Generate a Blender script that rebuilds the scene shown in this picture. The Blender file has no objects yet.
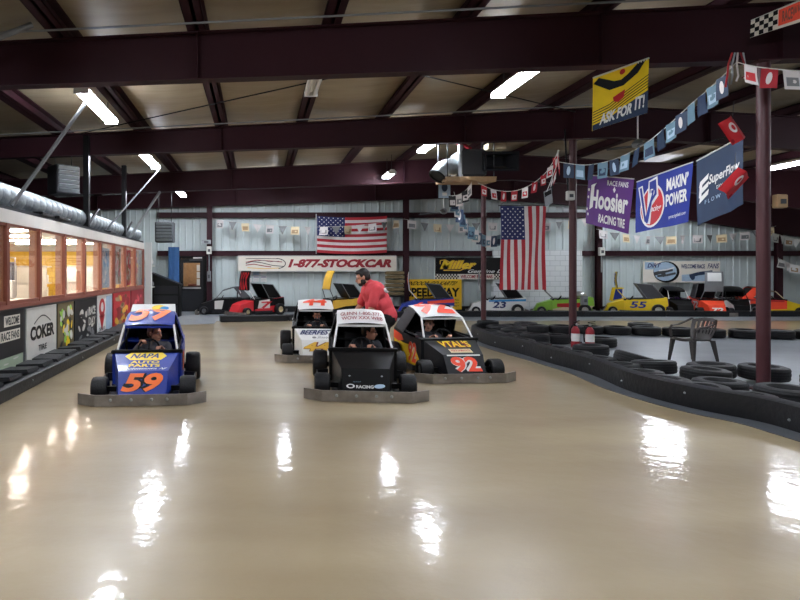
import bpy, math, random
from mathutils import Vector, Matrix
random.seed(11)
S = bpy.context.scene
COL = S.collection
PI = math.pi
V3 = Vector

# ------------------------------------------------------------------ materials
def lin(c):
    r = []
    for v in c:
        v = v / 255.0
        r.append(v / 12.92 if v <= 0.04045 else ((v + 0.055) / 1.055) ** 2.4)
    return (r[0], r[1], r[2], 1.0)
MAT = {}
def mat(name, rgb, rough=0.5, metal=0.0, var=0.12, scale=6.0, bump=0.0, bscale=40.0, spec=0.5, coat=0.0, emit=None, estr=0.0):
    if name in MAT: return MAT[name]
    m = bpy.data.materials.new(name); m.use_nodes = True
    nt = m.node_tree; N = nt.nodes; L = nt.links
    b = N['Principled BSDF']
    b.inputs['Roughness'].default_value = rough
    b.inputs['Metallic'].default_value = metal
    b.inputs['Specular IOR Level'].default_value = spec
    b.inputs['Coat Weight'].default_value = coat
    tc = N.new('ShaderNodeTexCoord')
    no = N.new('ShaderNodeTexNoise'); no.inputs['Scale'].default_value = scale; no.inputs['Detail'].default_value = 5
    L.new(tc.outputs['Object'], no.inputs['Vector'])
    mx = N.new('ShaderNodeMix'); mx.data_type = 'RGBA'
    c = lin(rgb)
    mx.inputs[6].default_value = tuple(x * (1 - var) for x in c[:3]) + (1,)
    mx.inputs[7].default_value = tuple(min(1, x * (1 + var)) for x in c[:3]) + (1,)
    L.new(no.outputs['Fac'], mx.inputs[0])
    L.new(mx.outputs[2], b.inputs['Base Color'])
    if bump:
        n2 = N.new('ShaderNodeTexNoise'); n2.inputs['Scale'].default_value = bscale
        L.new(tc.outputs['Object'], n2.inputs['Vector'])
        bp = N.new('ShaderNodeBump'); bp.inputs['Strength'].default_value = bump; bp.inputs['Distance'].default_value = 0.02
        L.new(n2.outputs['Fac'], bp.inputs['Height']); L.new(bp.outputs['Normal'], b.inputs['Normal'])
    if emit:
        b.inputs['Emission Color'].default_value = lin(emit); b.inputs['Emission Strength'].default_value = estr
    MAT[name] = m
    return m

mat('black', (9, 9, 10), 0.4, spec=0.22); mat('rubber', (21, 21, 23), 0.62, var=0.3, scale=9, bump=0.25, spec=0.3)
mat('tyre', (21, 21, 23), 0.55, var=0.35, scale=12, bump=0.2, spec=0.3); mat('belt', (24, 25, 28), 0.5, var=0.35, scale=4, bump=0.3, bscale=18, spec=0.3)
mat('maroon', (53, 28, 34), 0.55, var=0.15, scale=2, spec=0.15); mat('maroon_col', (68, 28, 33), 0.5, var=0.15, scale=3)
mat('steel', (142, 136, 130), 0.35, 0.6, var=0.5, scale=7, bump=0.15, bscale=25)
mat('galv', (165, 170, 172), 0.35, 0.8, var=0.25, scale=8)
mat('alu', (190, 190, 190), 0.3, 0.9); mat('foil', (150, 157, 160), 0.42, 0.6, var=0.25, scale=14, bump=0.6, bscale=22)
mat('white', (225, 225, 222), 0.45, var=0.05); mat('offwhite', (205, 203, 195), 0.6, var=0.1)
mat('blue', (6, 44, 142), 0.45, coat=0.1, var=0.1); mat('navy', (24, 34, 92), 0.5); mat('midblue', (23, 45, 136), 0.55)
mat('slate', (31, 50, 77), 0.6); mat('purple', (86, 34, 116), 0.6); mat('orange', (246, 112, 28), 0.45, var=0.08)
mat('redorange', (240, 76, 44), 0.45, var=0.06); mat('red', (190, 32, 40), 0.45); mat('deepred', (146, 24, 36), 0.55)
mat('flagred', (172, 36, 48), 0.75); mat('flagwhite', (214, 208, 206), 0.75); mat('flagblue', (32, 40, 92), 0.75)
mat('yellow', (240, 204, 28), 0.45); mat('signyellow', (242, 196, 34), 0.5); mat('gold', (226, 178, 60), 0.5)
mat('shirt', (214, 72, 80), 0.85, var=0.12, scale=9, bump=0.3, bscale=14); mat('trousers', (24, 22, 24), 0.9)
mat('skin', (208, 150, 124), 0.55, var=0.08); mat('skin_child', (220, 164, 138), 0.55, var=0.06)
mat('hair', (34, 26, 23), 0.6, var=0.3, scale=40); mat('brownhair', (92, 54, 38), 0.6, var=0.3, scale=40)
mat('darkcloth', (30, 31, 38), 0.85); mat('greycloth', (92, 92, 100), 0.85); mat('lips', (150, 78, 74), 0.5)
mat('grey', (120, 122, 124), 0.5); mat('darkgrey', (62, 64, 68), 0.5); mat('charcoal', (27, 28, 32), 0.45, spec=0.3)
mat('lime', (150, 206, 70), 0.4); mat('cream', (222, 206, 168), 0.5); mat('skyblue', (44, 140, 200), 0.4)
mat('wood', (128, 70, 54), 0.5, var=0.25, scale=5); mat('lightwood', (198, 150, 126), 0.5, var=0.15, scale=5)
mat('board', (212, 206, 198), 0.55, var=0.14, scale=3); mat('plywood', (140, 116, 84), 0.7, var=0.25)
mat('olive', (112, 98, 66), 0.7, var=0.3); mat('plastic', (48, 43, 41), 0.42, var=0.12)
mat('pink', (214, 90, 100), 0.6); mat('paleblue', (164, 188, 208), 0.6, var=0.2); mat('tealgrey', (96, 126, 142), 0.6)
mat('bluepanel', (50, 92, 140), 0.5); mat('insul_dark', (46, 38, 36), 0.8)
mat('signgreen', (160, 176, 150), 0.6); mat('tan', (170, 140, 104), 0.7, var=0.3, scale=9)
mat('bannerwhite', (226, 220, 206), 0.6, var=0.06)

def glass_mat():
    m = bpy.data.materials.new('pane_glass'); m.use_nodes = True
    nt = m.node_tree; N = nt.nodes; L = nt.links
    for n in list(N): N.remove(n)
    out = N.new('ShaderNodeOutputMaterial'); mx = N.new('ShaderNodeMixShader')
    tr = N.new('ShaderNodeBsdfTransparent'); tr.inputs['Color'].default_value = (0.93, 0.9, 0.88, 1)
    gl = N.new('ShaderNodeBsdfGlossy'); gl.inputs['Roughness'].default_value = 0.03
    lw = N.new('ShaderNodeLayerWeight'); lw.inputs['Blend'].default_value = 0.5; p = N.new('ShaderNodeMath'); p.operation = 'POWER'; p.inputs[1].default_value = 4.0; L.new(lw.outputs['Facing'], p.inputs[0])
    a = N.new('ShaderNodeMath'); a.operation = 'MULTIPLY_ADD'; a.inputs[1].default_value = 0.6; a.inputs[2].default_value = 0.03; L.new(p.outputs[0], a.inputs[0])
    L.new(a.outputs[0], mx.inputs[0]); L.new(tr.outputs[0], mx.inputs[1]); L.new(gl.outputs[0], mx.inputs[2]); L.new(mx.outputs[0], out.inputs[0])
    MAT['glass'] = m
glass_mat()

def emit_mat(name, rgb, s):
    m = bpy.data.materials.new(name); m.use_nodes = True
    b = m.node_tree.nodes['Principled BSDF']
    b.inputs['Base Color'].default_value = lin(rgb); b.inputs['Emission Color'].default_value = lin(rgb)
    b.inputs['Emission Strength'].default_value = s
    MAT[name] = m
LAMP = 62.0
emit_mat('lamp', (238, 244, 255), LAMP); emit_mat('lamp_booth', (255, 246, 236), 40.0)

def floor_mat(name, c1, c2, c3, rough, coat=0.0):
    m = bpy.data.materials.new(name); m.use_nodes = True
    nt = m.node_tree; N = nt.nodes; L = nt.links; b = N['Principled BSDF']; b.inputs['Coat Weight'].default_value = coat
    tc = N.new('ShaderNodeTexCoord')
    mp = N.new('ShaderNodeMapping'); mp.inputs['Rotation'].default_value = (0, 0, 0.25); mp.inputs['Scale'].default_value = (0.35, 1.3, 1)
    L.new(tc.outputs['Object'], mp.inputs['Vector'])
    n1 = N.new('ShaderNodeTexNoise'); n1.inputs['Scale'].default_value = 0.9; n1.inputs['Detail'].default_value = 2.5; n1.inputs['Roughness'].default_value = 0.45
    L.new(mp.outputs[0], n1.inputs['Vector'])
    r = N.new('ShaderNodeValToRGB'); e = r.color_ramp.elements
    e[0].position = 0.25; e[0].color = lin(c1); e[1].position = 0.75; e[1].color = lin(c2)
    L.new(n1.outputs['Fac'], r.inputs[0])
    n2 = N.new('ShaderNodeTexNoise'); n2.inputs['Scale'].default_value = 0.28; n2.inputs['Detail'].default_value = 2
    L.new(tc.outputs['Object'], n2.inputs['Vector'])
    r2 = N.new('ShaderNodeValToRGB'); r2.color_ramp.elements[0].position = 0.42; r2.color_ramp.elements[1].position = 0.75
    r2.color_ramp.elements[0].color = (0, 0, 0, 1); r2.color_ramp.elements[1].color = (0.6, 0.6, 0.6, 1)
    L.new(n2.outputs['Fac'], r2.inputs[0])
    mx = N.new('ShaderNodeMix'); mx.data_type = 'RGBA'; mx.inputs[7].default_value = lin(c3)
    L.new(r2.outputs[0], mx.inputs[0]); L.new(r.outputs[0], mx.inputs[6]); L.new(mx.outputs[2], b.inputs['Base Color'])
    n3 = N.new('ShaderNodeTexNoise'); n3.inputs['Scale'].default_value = 3.0; n3.inputs['Detail'].default_value = 5
    L.new(tc.outputs['Object'], n3.inputs['Vector'])
    mr = N.new('ShaderNodeMapRange'); mr.inputs[3].default_value = rough; mr.inputs[4].default_value = rough * 1.3
    L.new(n3.outputs['Fac'], mr.inputs[0]); L.new(mr.outputs[0], b.inputs['Roughness'])
    n4 = N.new('ShaderNodeTexNoise'); n4.inputs['Scale'].default_value = 8.0; n4.inputs['Detail'].default_value = 5
    L.new(tc.outputs['Object'], n4.inputs['Vector'])
    bp = N.new('ShaderNodeBump'); bp.inputs['Strength'].default_value = 0.16; bp.inputs['Distance'].default_value = 0.02
    L.new(n4.outputs['Fac'], bp.inputs['Height']); L.new(bp.outputs[0], b.inputs['Normal']); 
    n5 = N.new('ShaderNodeTexNoise'); n5.inputs['Scale'].default_value = 7.0; n5.inputs['Detail'].default_value = 3
    L.new(tc.outputs['Object'], n5.inputs['Vector'])
    b2 = N.new('ShaderNodeBump'); b2.inputs['Strength'].default_value = 0.15; b2.inputs['Distance'].default_value = 0.02
    L.new(n5.outputs['Fac'], b2.inputs['Height']); L.new(b2.outputs[0], b.inputs['Coat Normal'])
    MAT[name] = m
floor_mat('epoxy', (142, 124, 94), (180, 164, 132), (138, 120, 92), 0.3, 0.6)
MAT['epoxy'].node_tree.nodes['Principled BSDF'].inputs['Coat Roughness'].default_value = 0.09
floor_mat('concrete', (108, 113, 118), (132, 138, 143), (140, 147, 152), 0.31)
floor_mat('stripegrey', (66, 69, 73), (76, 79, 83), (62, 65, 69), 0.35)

def corrugated_mat():
    m = mat('wallmetal', (194, 205, 204), 0.45, 0.0, var=0.14, scale=1.3)
corrugated_mat(); mat('wallmetal2', (206, 208, 206), 0.5, 0.0, var=0.1, scale=1.0)

def brick(name, c1, c2, mortar, scale, bw=0.5, rh=0.25, ms=0.02, rough=0.6):
    m = bpy.data.materials.new(name); m.use_nodes = True
    nt = m.node_tree; N = nt.nodes; L = nt.links; b = N['Principled BSDF']; b.inputs['Roughness'].default_value = rough
    tc = N.new('ShaderNodeTexCoord'); mp = N.new('ShaderNodeMapping'); mp.inputs['Rotation'].default_value = (PI / 2, 0, 0)
    L.new(tc.outputs['Object'], mp.inputs['Vector'])
    bt = N.new('ShaderNodeTexBrick'); bt.inputs['Color1'].default_value = lin(c1); bt.inputs['Color2'].default_value = lin(c2); bt.inputs['Mortar'].default_value = lin(mortar)
    bt.inputs['Scale'].default_value = scale; bt.inputs['Brick Width'].default_value = bw; bt.inputs['Row Height'].default_value = rh; bt.inputs['Mortar Size'].default_value = ms
    L.new(mp.outputs[0], bt.inputs['Vector']); L.new(bt.outputs['Color'], b.inputs['Base Color'])
    MAT[name] = m
brick('yellowbrick', (238, 196, 62), (246, 212, 96), (222, 176, 60), 1.0, 0.42, 0.2, 0.012)
brick('whiteblock', (216, 220, 222), (222, 226, 226), (176, 182, 184), 1.0, 0.4, 0.2, 0.008)
def insul():
    m = bpy.data.materials.new('insulation'); m.use_nodes = True
    nt = m.node_tree; N = nt.nodes; L = nt.links; b = N['Principled BSDF']; b.inputs['Roughness'].default_value = 0.45
    tc = N.new('ShaderNodeTexCoord'); no = N.new('ShaderNodeTexNoise'); no.inputs['Scale'].default_value = 1.6; no.inputs['Detail'].default_value = 5
    mp = N.new('ShaderNodeMapping'); mp.inputs['Scale'].default_value = (0.6, 2.5, 1)
    L.new(tc.outputs['Object'], mp.inputs['Vector']); L.new(mp.outputs[0], no.inputs['Vector'])
    r = N.new('ShaderNodeValToRGB'); r.color_ramp.elements[0].color = lin((136, 122, 100)); r.color_ramp.elements[1].color = lin((176, 162, 136))
    L.new(no.outputs['Fac'], r.inputs[0]); L.new(r.outputs[0], b.inputs['Base Color'])
    bp = N.new('ShaderNodeBump'); bp.inputs['Strength'].default_value = 0.35; bp.inputs['Distance'].default_value = 0.05
    L.new(no.outputs['Fac'], bp.inputs['Height']); L.new(bp.outputs[0], b.inputs['Normal'])
    MAT['insulation'] = m
insul()

# ------------------------------------------------------------------ mesh builder
TXT = {}
def text_geo(s, bold):
    k = (s, bold)
    if k in TXT: return TXT[k]
    cu = bpy.data.curves.new('t', 'FONT'); cu.body = s; cu.size = 1.0; cu.offset = bold; cu.resolution_u = 3
    o = bpy.data.objects.new('t', cu); COL.objects.link(o)
    dg = bpy.context.evaluated_depsgraph_get()
    me = bpy.data.meshes.new_from_object(o.evaluated_get(dg))
    vs = [v.co.copy() for v in me.vertices]; fs = [tuple(p.vertices) for p in me.polygons]
    bpy.data.objects.remove(o); bpy.data.meshes.remove(me); bpy.data.curves.remove(cu)
    x0 = min(v.x for v in vs); x1 = max(v.x for v in vs); y0 = min(v.y for v in vs); y1 = max(v.y for v in vs)
    r = ([((v.x - x0) / (x1 - x0), (v.y - y0) / (y1 - y0)) for v in vs], fs)
    TXT[k] = r
    return r

def plane(o, ux, vy):
    o, ux, vy = V3(o), V3(ux), V3(vy)
    f = lambda u, v: o + ux * u + vy * v
    f.n = ux.cross(vy).normalized()
    return f
class MB:
    def __init__(s, m='white'): s.v = []; s.f = []; s.mi = []; s.sm = []; s.ms = []; s.use(m)
    def use(s, m):
        if m not in s.ms: s.ms.append(m)
        s.c = s.ms.index(m); return s
    def raw(s, vs, fs, smooth=False):
        k = len(s.v); s.v += [tuple(v) for v in vs]
        for f in fs:
            s.f.append(tuple(i + k for i in f)); s.mi.append(s.c); s.sm.append(smooth)
        return s
    def box(s, x0, x1, y0, y1, z0, z1, M=None):
        vs = [V3((x, y, z)) for x in (x0, x1) for y in (y0, y1) for z in (z0, z1)]
        if M is not None: vs = [M @ v for v in vs]
        return s.raw(vs, [(0, 1, 3, 2), (4, 6, 7, 5), (0, 4, 5, 1), (2, 3, 7, 6), (0, 2, 6, 4), (1, 5, 7, 3)])
    def rbox(s, c, size, rz=0.0, rx=0.0, ry=0.0, bev=0.0):
        M = Matrix.Translation(V3(c)) @ Matrix.Rotation(rz, 4, 'Z') @ Matrix.Rotation(ry, 4, 'Y') @ Matrix.Rotation(rx, 4, 'X')
        a, b, h = size[0] / 2, size[1] / 2, size[2] / 2
        if bev <= 0: return s.box(-a, a, -b, b, -h, h, M)
        vs = []; fs = []
        for z, ins in ((-h, bev), (-h + bev, 0), (h - bev, 0), (h, bev)):
            A, B = a - ins, b - ins; q = bev
            for x, y in ((-A + q, -B), (A - q, -B), (A, -B + q), (A, B - q), (A - q, B), (-A + q, B), (-A, B - q), (-A, -B + q)): vs.append(M @ V3((x, y, z)))
        for r in range(3):
            for i in range(8): fs.append((r * 8 + i, r * 8 + (i + 1) % 8, r * 8 + 8 + (i + 1) % 8, r * 8 + 8 + i))
        fs += [tuple(range(7, -1, -1)), tuple(range(24, 32))]
        return s.raw(vs, fs)
    def tube(s, pts, r, n=8, cap=True, closed=False):
        pts = [V3(p) for p in pts]; m = len(pts); vs = []; fs = []
        rr = r if isinstance(r, (list, tuple)) else [r] * m
        prev = None
        for i, p in enumerate(pts):
            a = pts[(i - 1) % m] if (closed or i > 0) else p; b = pts[(i + 1) % m] if (closed or i < m - 1) else p
            t = (b - a).normalized()
            if prev is None:
                u = t.cross(V3((0, 0, 1)));
                if u.length < 1e-3: u = t.cross(V3((1, 0, 0)))
            else: u = prev - t * prev.dot(t)
            u.normalize(); w = t.cross(u); prev = u
            for k in range(n):
                an = 2 * PI * k / n; vs.append(p + (u * math.cos(an) + w * math.sin(an)) * rr[i])
        for i in range(m if closed else m - 1):
            j = (i + 1) % m
            for k in range(n): fs.append((i * n + k, i * n + (k + 1) % n, j * n + (k + 1) % n, j * n + k))
        if cap and not closed: fs += [tuple(range(n - 1, -1, -1)), tuple((m - 1) * n + k for k in range(n))]
        return s.raw(vs, fs, True)
    def lathe(s, prof, M, n=24, closed=False):
        vs = []; fs = []; m = len(prof)
        for r, z in prof:
            for k in range(n):
                a = 2 * PI * k / n; vs.append(M @ V3((r * math.cos(a), r * math.sin(a), z)))
        for i in range(m if closed else m - 1):
            j = (i + 1) % m
            for k in range(n): fs.append((i * n + k, i * n + (k + 1) % n, j * n + (k + 1) % n, j * n + k))
        if not closed: fs += [tuple(range(n - 1, -1, -1)), tuple((m - 1) * n + k for k in range(n))]
        return s.raw(vs, fs, True)
    def ell(s, c, r, R=None, n=14, h=10):
        c = V3(c); vs = []; fs = []
        for i in range(1, h):
            t = PI * i / h
            for k in range(n):
                a = 2 * PI * k / n; p = V3((r[0] * math.sin(t) * math.cos(a), r[1] * math.sin(t) * math.sin(a), r[2] * math.cos(t)))
                vs.append(c + (R @ p if R else p))
        for e in (1, -1):
            p = V3((0, 0, r[2] * e)); vs.append(c + (R @ p if R else p))
        T, B = len(vs) - 2, len(vs) - 1
        for i in range(h - 2):
            for k in range(n): fs.append((i * n + k, i * n + n + k, i * n + n + (k + 1) % n, i * n + (k + 1) % n))
        for k in range(n):
            fs.append((T, k, (k + 1) % n)); fs.append((B, (h - 2) * n + (k + 1) % n, (h - 2) * n + k))
        return s.raw(vs, fs, True)
    def cone(s, p0, p1, r0, r1, n=12):
        return s.tube([p0, p1], [r0, r1], n)
    def plate(s, pts, t):
        """flat polygon pts given thickness vector t"""
        n = len(pts); t = V3(t); a = [V3(p) for p in pts]; vs = a + [p + t for p in a]
        fs = [tuple(range(n - 1, -1, -1)), tuple(range(n, 2 * n))] + [(i, (i + 1) % n, n + (i + 1) % n, n + i) for i in range(n)]
        return s.raw(vs, fs)
    def loft(s, secs, smooth=False, cap=True, ring=True):
        n = len(secs[0]); vs = [p for q in secs for p in q]; fs = []
        for i in range(len(secs) - 1):
            for k in range(n if ring else n - 1): fs.append((i * n + k, i * n + (k + 1) % n, i * n + n + (k + 1) % n, i * n + n + k))
        if cap and ring: fs += [tuple(range(n - 1, -1, -1)), tuple((len(secs) - 1) * n + k for k in range(n))]
        return s.raw(vs, fs, smooth)
    def rail(s, pts, z0, z1, t, closed=False):
        """upright strip following plan points pts, thickness t"""
        P = [V3((p[0], p[1], 0)) for p in pts]; secs = []
        for i, p in enumerate(P):
            a = P[max(i - 1, 0)]; b = P[min(i + 1, len(P) - 1)]; d = (b - a).normalized(); nn = V3((-d.y, d.x, 0)) * (t / 2)
            secs.append([p - nn + V3((0, 0, z0)), p + nn + V3((0, 0, z0)), p + nn + V3((0, 0, z1)), p - nn + V3((0, 0, z1))])
        return s.loft(secs)
    def grid(s, surf, nu, nv, mf=None, u0=0, u1=1, v0=0, v1=1, off=0.0, smooth=True):
        vs = []; n = surf.n * off
        for j in range(nv + 1):
            for i in range(nu + 1): vs.append(surf(u0 + (u1 - u0) * i / nu, v0 + (v1 - v0) * j / nv) + n)
        k = len(s.v); s.v += [tuple(v) for v in vs]
        for j in range(nv):
            for i in range(nu):
                if mf: s.use(mf(u0 + (u1 - u0) * (i + .5) / nu, v0 + (v1 - v0) * (j + .5) / nv))
                a = k + j * (nu + 1) + i; s.f.append((a, a + 1, a + nu + 2, a + nu + 1)); s.mi.append(s.c); s.sm.append(smooth)
        return s
    def cloth(s, surf, nu, nv, m, mf=None, th=0.004):
        s.use(m); s.grid(surf, nu, nv, mf); s.use(m); s.grid(surf, nu, nv, mf, off=-th); return s
    def text(s, t, surf, u0, u1, v0, v1, off=0.004, bold=0.02, shear=0.0, curve=None):
        vs, fs = text_geo(t, bold); n = surf.n * off; out = []
        for x, y in vs:
            u = u0 + (u1 - u0) * (x + shear * (y - 0.5)); v = v0 + (v1 - v0) * y
            if curve: v += curve(x)
            out.append(surf(u, v) + n)
        return s.raw(out, fs)
    def spoly(s, surf, pts, off=0.003):
        n = surf.n * off; return s.raw([surf(u, v) + n for u, v in pts], [tuple(range(len(pts)))])
    def sell(s, surf, u, v, ru, rv, off=0.003, n=24, rot=0.0):
        p = []
        for k in range(n):
            a = 2 * PI * k / n; x, y = ru * math.cos(a), rv * math.sin(a)
            p.append((u + x * math.cos(rot) - y * math.sin(rot), v + x * math.sin(rot) + y * math.cos(rot)))
        return s.spoly(surf, p, off)
    def sline(s, surf, pts, w, off=0.003, asp=1.0):
        """thick polyline on a surface; w in u units, asp = width/height of the surface"""
        for (a, b), (c, d) in zip(pts[:-1], pts[1:]):
            dx, dy = (c - a) * asp, (d - b); L = math.hypot(dx, dy) or 1; px, py = -dy / L * w / 2, dx / L * w / 2
            s.spoly(surf, [(a + px / asp, b + py), (a - px / asp, b - py), (c - px / asp, d - py), (c + px / asp, d + py)], off)
        return s
    def build(s, name, parent=None, sharp=38, loc=None, label=None):
        me = bpy.data.meshes.new(name); me.from_pydata(s.v, [], s.f)
        for m in s.ms: me.materials.append(MAT[m])
        me.polygons.foreach_set('material_index', s.mi); me.polygons.foreach_set('use_smooth', s.sm)
        me.update()
        if any(s.sm): me.set_sharp_from_angle(angle=math.radians(sharp))
        o = bpy.data.objects.new(name, me); COL.objects.link(o)
        if parent: o.parent = parent
        if loc: o.location = loc
        if label: o['label'] = label
        return o

def thing(name, label, cat, loc=(0, 0, 0), rz=0.0, group=None):
    o = bpy.data.objects.new(name, None); COL.objects.link(o); o.empty_display_size = 0.1
    o.location = loc; o.rotation_euler = (0, 0, rz); o['label'] = label; o['category'] = cat
    if group: o['group'] = group
    return o
def tag(o, label, cat, group=None):
    o['label'] = label; o['category'] = cat
    if group: o['group'] = group
    return o
def struct(o): o['kind'] = 'structure'; return o
def copy_tree(o, parent=None):
    c = o.copy(); COL.objects.link(c)
    if parent: c.parent = parent
    for ch in list(o.children): copy_tree(ch, c)
    return c
ORD = 'first second third fourth fifth sixth seventh eighth ninth tenth eleventh twelfth thirteenth fourteenth fifteenth sixteenth seventeenth eighteenth nineteenth twentieth'.split() + ['twenty-' + w for w in 'first second third fourth fifth sixth seventh eighth ninth'.split()] + ['thirtieth'] + ['thirty-' + w for w in 'first second third fourth fifth sixth'.split()]
EYE = 1.6; F = 600.0
def W(px, py, d): return V3(((px - 257) * d / F, d, EYE - (py - 271) * d / F))

# ------------------------------------------------------------------ camera
cd = bpy.data.cameras.new('camera'); cam = bpy.data.objects.new('camera', cd); COL.objects.link(cam)
cam.location = (0, 0, EYE); cam.rotation_euler = (PI / 2, 0, 0)
cd.sensor_width = 36; cd.lens = 27; cd.shift_x = 143 / 800; cd.shift_y = -29 / 800; cd.clip_start = 0.05; cd.clip_end = 200
S.camera = cam
S.view_settings.view_transform = 'Standard'; S.view_settings.look = 'None'; S.view_settings.gamma = 1; S.view_settings.exposure = 1.05
S.view_settings.use_curve_mapping = False
w = bpy.data.worlds.new('world'); S.world = w; w.use_nodes = True
w.node_tree.nodes['Background'].inputs[0].default_value = (0.02, 0.022, 0.025, 1); w.node_tree.nodes['Background'].inputs[1].default_value = 1.0
# ------------------------------------------------------------------ shell
XL, XR, YF, YB = -9.0, 22.0, -10.0, 23.65
def zt(x): return 4.83 + 0.05 * x if x < 8 else 5.23 - 0.055 * (x - 8)      # top of the rafters
def zb(x):                                                                  # bottom of the rafters
    if x < 8: return 4.18 + 0.034 * x
    if x < 13.5: return 4.45 - 0.07 * (x - 8)
    return 4.065 - 0.15 * (x - 13.5)
b = MB('epoxy'); b.box(XL, XR, YF, YB + .3, -.1, 0); struct(b.build('floor'))

# inner barrier line of the infield, from near the camera to the far lane
IN = [(5.30, 1.0), (5.30, 3.0), (5.32, 4.6), (5.31, 5.85), (5.28, 6.35), (5.05, 7.0), (4.96, 8.1), (5.12, 9.4), (5.08, 10.8), (5.0, 12.2), (5.02, 13.5), (5.22, 14.6), (5.75, 15.5), (6.6, 15.9), (8.0, 15.75), (9.4, 15.45), (11.5, 14.75), (14, 14.2), (16.5, 13.6)]
def smooth_path(P, k=6):
    out = []
    for i in range(len(P) - 1):
        p0 = P[max(i - 1, 0)]; p1 = P[i]; p2 = P[i + 1]; p3 = P[min(i + 2, len(P) - 1)]
        for j in range(k):
            t = j / k
            out.append(tuple(0.5 * (2 * p1[a] + (p2[a] - p0[a]) * t + (2 * p0[a] - 5 * p1[a] + 4 * p2[a] - p3[a]) * t * t + (-p0[a] + 3 * p1[a] - 3 * p2[a] + p3[a]) * t ** 3) for a in (0, 1)))
    out.append(P[-1]); return out
INS = smooth_path(IN)
b = MB('concrete'); b.plate([(x, y, 0.0) for x, y in INS] + [(16.5, 1.0, 0.0)], (0, 0, 0.006)); struct(b.build('floor_infield'))
b = MB('concrete'); b.plate([(-3.1, 17.5, 0), (-1.3, 18.2, 0), (-1.3, 19.2, 0), (20, 19.4, 0), (20, YB, 0), (-8.5, YB, 0), (-8.5, 18.6, 0), (-3.1, 18.6, 0)], (0, 0, .005)); struct(b.build('floor_pit'))
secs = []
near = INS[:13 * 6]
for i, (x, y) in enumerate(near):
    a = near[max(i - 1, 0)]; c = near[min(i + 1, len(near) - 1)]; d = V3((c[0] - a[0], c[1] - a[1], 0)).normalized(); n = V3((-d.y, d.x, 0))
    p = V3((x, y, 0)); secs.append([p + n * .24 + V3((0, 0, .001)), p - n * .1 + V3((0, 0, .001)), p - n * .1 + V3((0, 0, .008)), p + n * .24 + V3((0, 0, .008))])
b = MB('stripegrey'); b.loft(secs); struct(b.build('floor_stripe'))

# ceiling quilts between the purlins, sagging a little
PUR = [-0.8 + 1.8 * k for k in range(-4, 13)]
xs = []
edges = [XL] + PUR + [XR]
for a, c in zip(edges[:-1], edges[1:]):
    for k in range(6): xs.append((a + (c - a) * k / 6, 0.06 * math.sin(PI * k / 6)))
xs.append((XR, 0))
b = MB('insulation'); vs = []; fs = []
ys = [YF] + [2.8 - 5.3 * 2 + 1.325 * k for k in range(0, 25)] + [YB + .2]
for y in ys:
    for x, sg in xs: vs.append((x, y, zt(x) + .24 - sg))
n = len(xs)
for j in range(len(ys) - 1):
    for i in range(n - 1): fs.append((j * n + i, j * n + n + i, j * n + n + i + 1, j * n + i + 1))
b.raw(vs, fs, True)
b.raw([(XL, YF, 5.8), (XR, YF, 5.8), (XR, YB + .2, 5.8), (XL, YB + .2, 5.8)], [(0, 1, 2, 3)])
struct(b.build('ceiling'))
for i, x in enumerate(PUR):
    b = MB('maroon'); z = zt(x) + .01
    b.box(x - .02, x + .02, YF, YB, z, z + .22).box(x - .13, x + .02, YF, YB, z, z + .02).box(x - .13, x - .115, YF, YB, z, z + .05).box(x - .02, x + .13, YF, YB, z + .2, z + .22)
    b.box(x + .03, x + .12, YF, YB, z + .0, z + .015).box(x + .105, x + .12, YF, YB, z, z + .06)
    struct(b.build('purlin'))
RAF = [-7.8, -2.5, 2.8, 8.07, 13.3, 18.8, 23.35]
px_ = [XL, -6, -3, 0, 3, 6, 8, 10, 12, 13.5, 15, 18, 20.2, XR]
for y in RAF:
    b = MB('maroon'); dz = .1 if y == 13.3 else 0; zb_ = lambda x, dz=dz: zb(x) + dz
    b.loft([[V3((x, y - .012, zb_(x))), V3((x, y + .012, zb_(x))), V3((x, y + .012, zt(x))), V3((x, y - .012, zt(x)))] for x in px_])
    for f, h in ((zb_, 0), (zt, -.02)):
        b.loft([[V3((x, y - .1, f(x) + h)), V3((x, y + .1, f(x) + h)), V3((x, y + .1, f(x) + h + .02)), V3((x, y - .1, f(x) + h + .02))] for x in px_])
    for x in (-6.2, -.8, 4.6, 7, 10, 16):
        b.box(x - .008, x + .008, y - .095, y + .095, zb_(x) + .02, zt(x) - .02)
    struct(b.build('rafter'))
# steel columns of the middle row and of the back wall
for y in RAF[1:6]:
    b = MB('maroon_col'); x = {8.07: 6.81, 13.3: 7.0, 18.8: 7.1}.get(y, 6.9); z = zb(x)
    b.tube([(x, y, 0), (x, y, z + (.1 if y == 13.3 else 0))], .078, 20).box(x - .15, x + .15, y - .12, y + .12, z - .015 + (.1 if y == 13.3 else 0), z + (.1 if y == 13.3 else 0))
    b.box(x - .15, x + .15, y - .15, y + .15, 0, .02)
    for sx in (-.12, .12):
        for sy in (-.12, .12): b.tube([(x + sx, y + sy, .02), (x + sx, y + sy, .05)], .015, 6)
    struct(b.build('steel_column'))
for x in (-1.85, 5.8, 13.3, 20.3):
    b = MB('maroon'); b.box(x - .1, x + .1, 23.26, 23.275, 0, zb(x)).box(x - .1, x + .1, 23.445, 23.46, 0, zb(x)).box(x - .01, x + .01, 23.27, 23.45, 0, zb(x)); struct(b.build('wall_column'))

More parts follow.
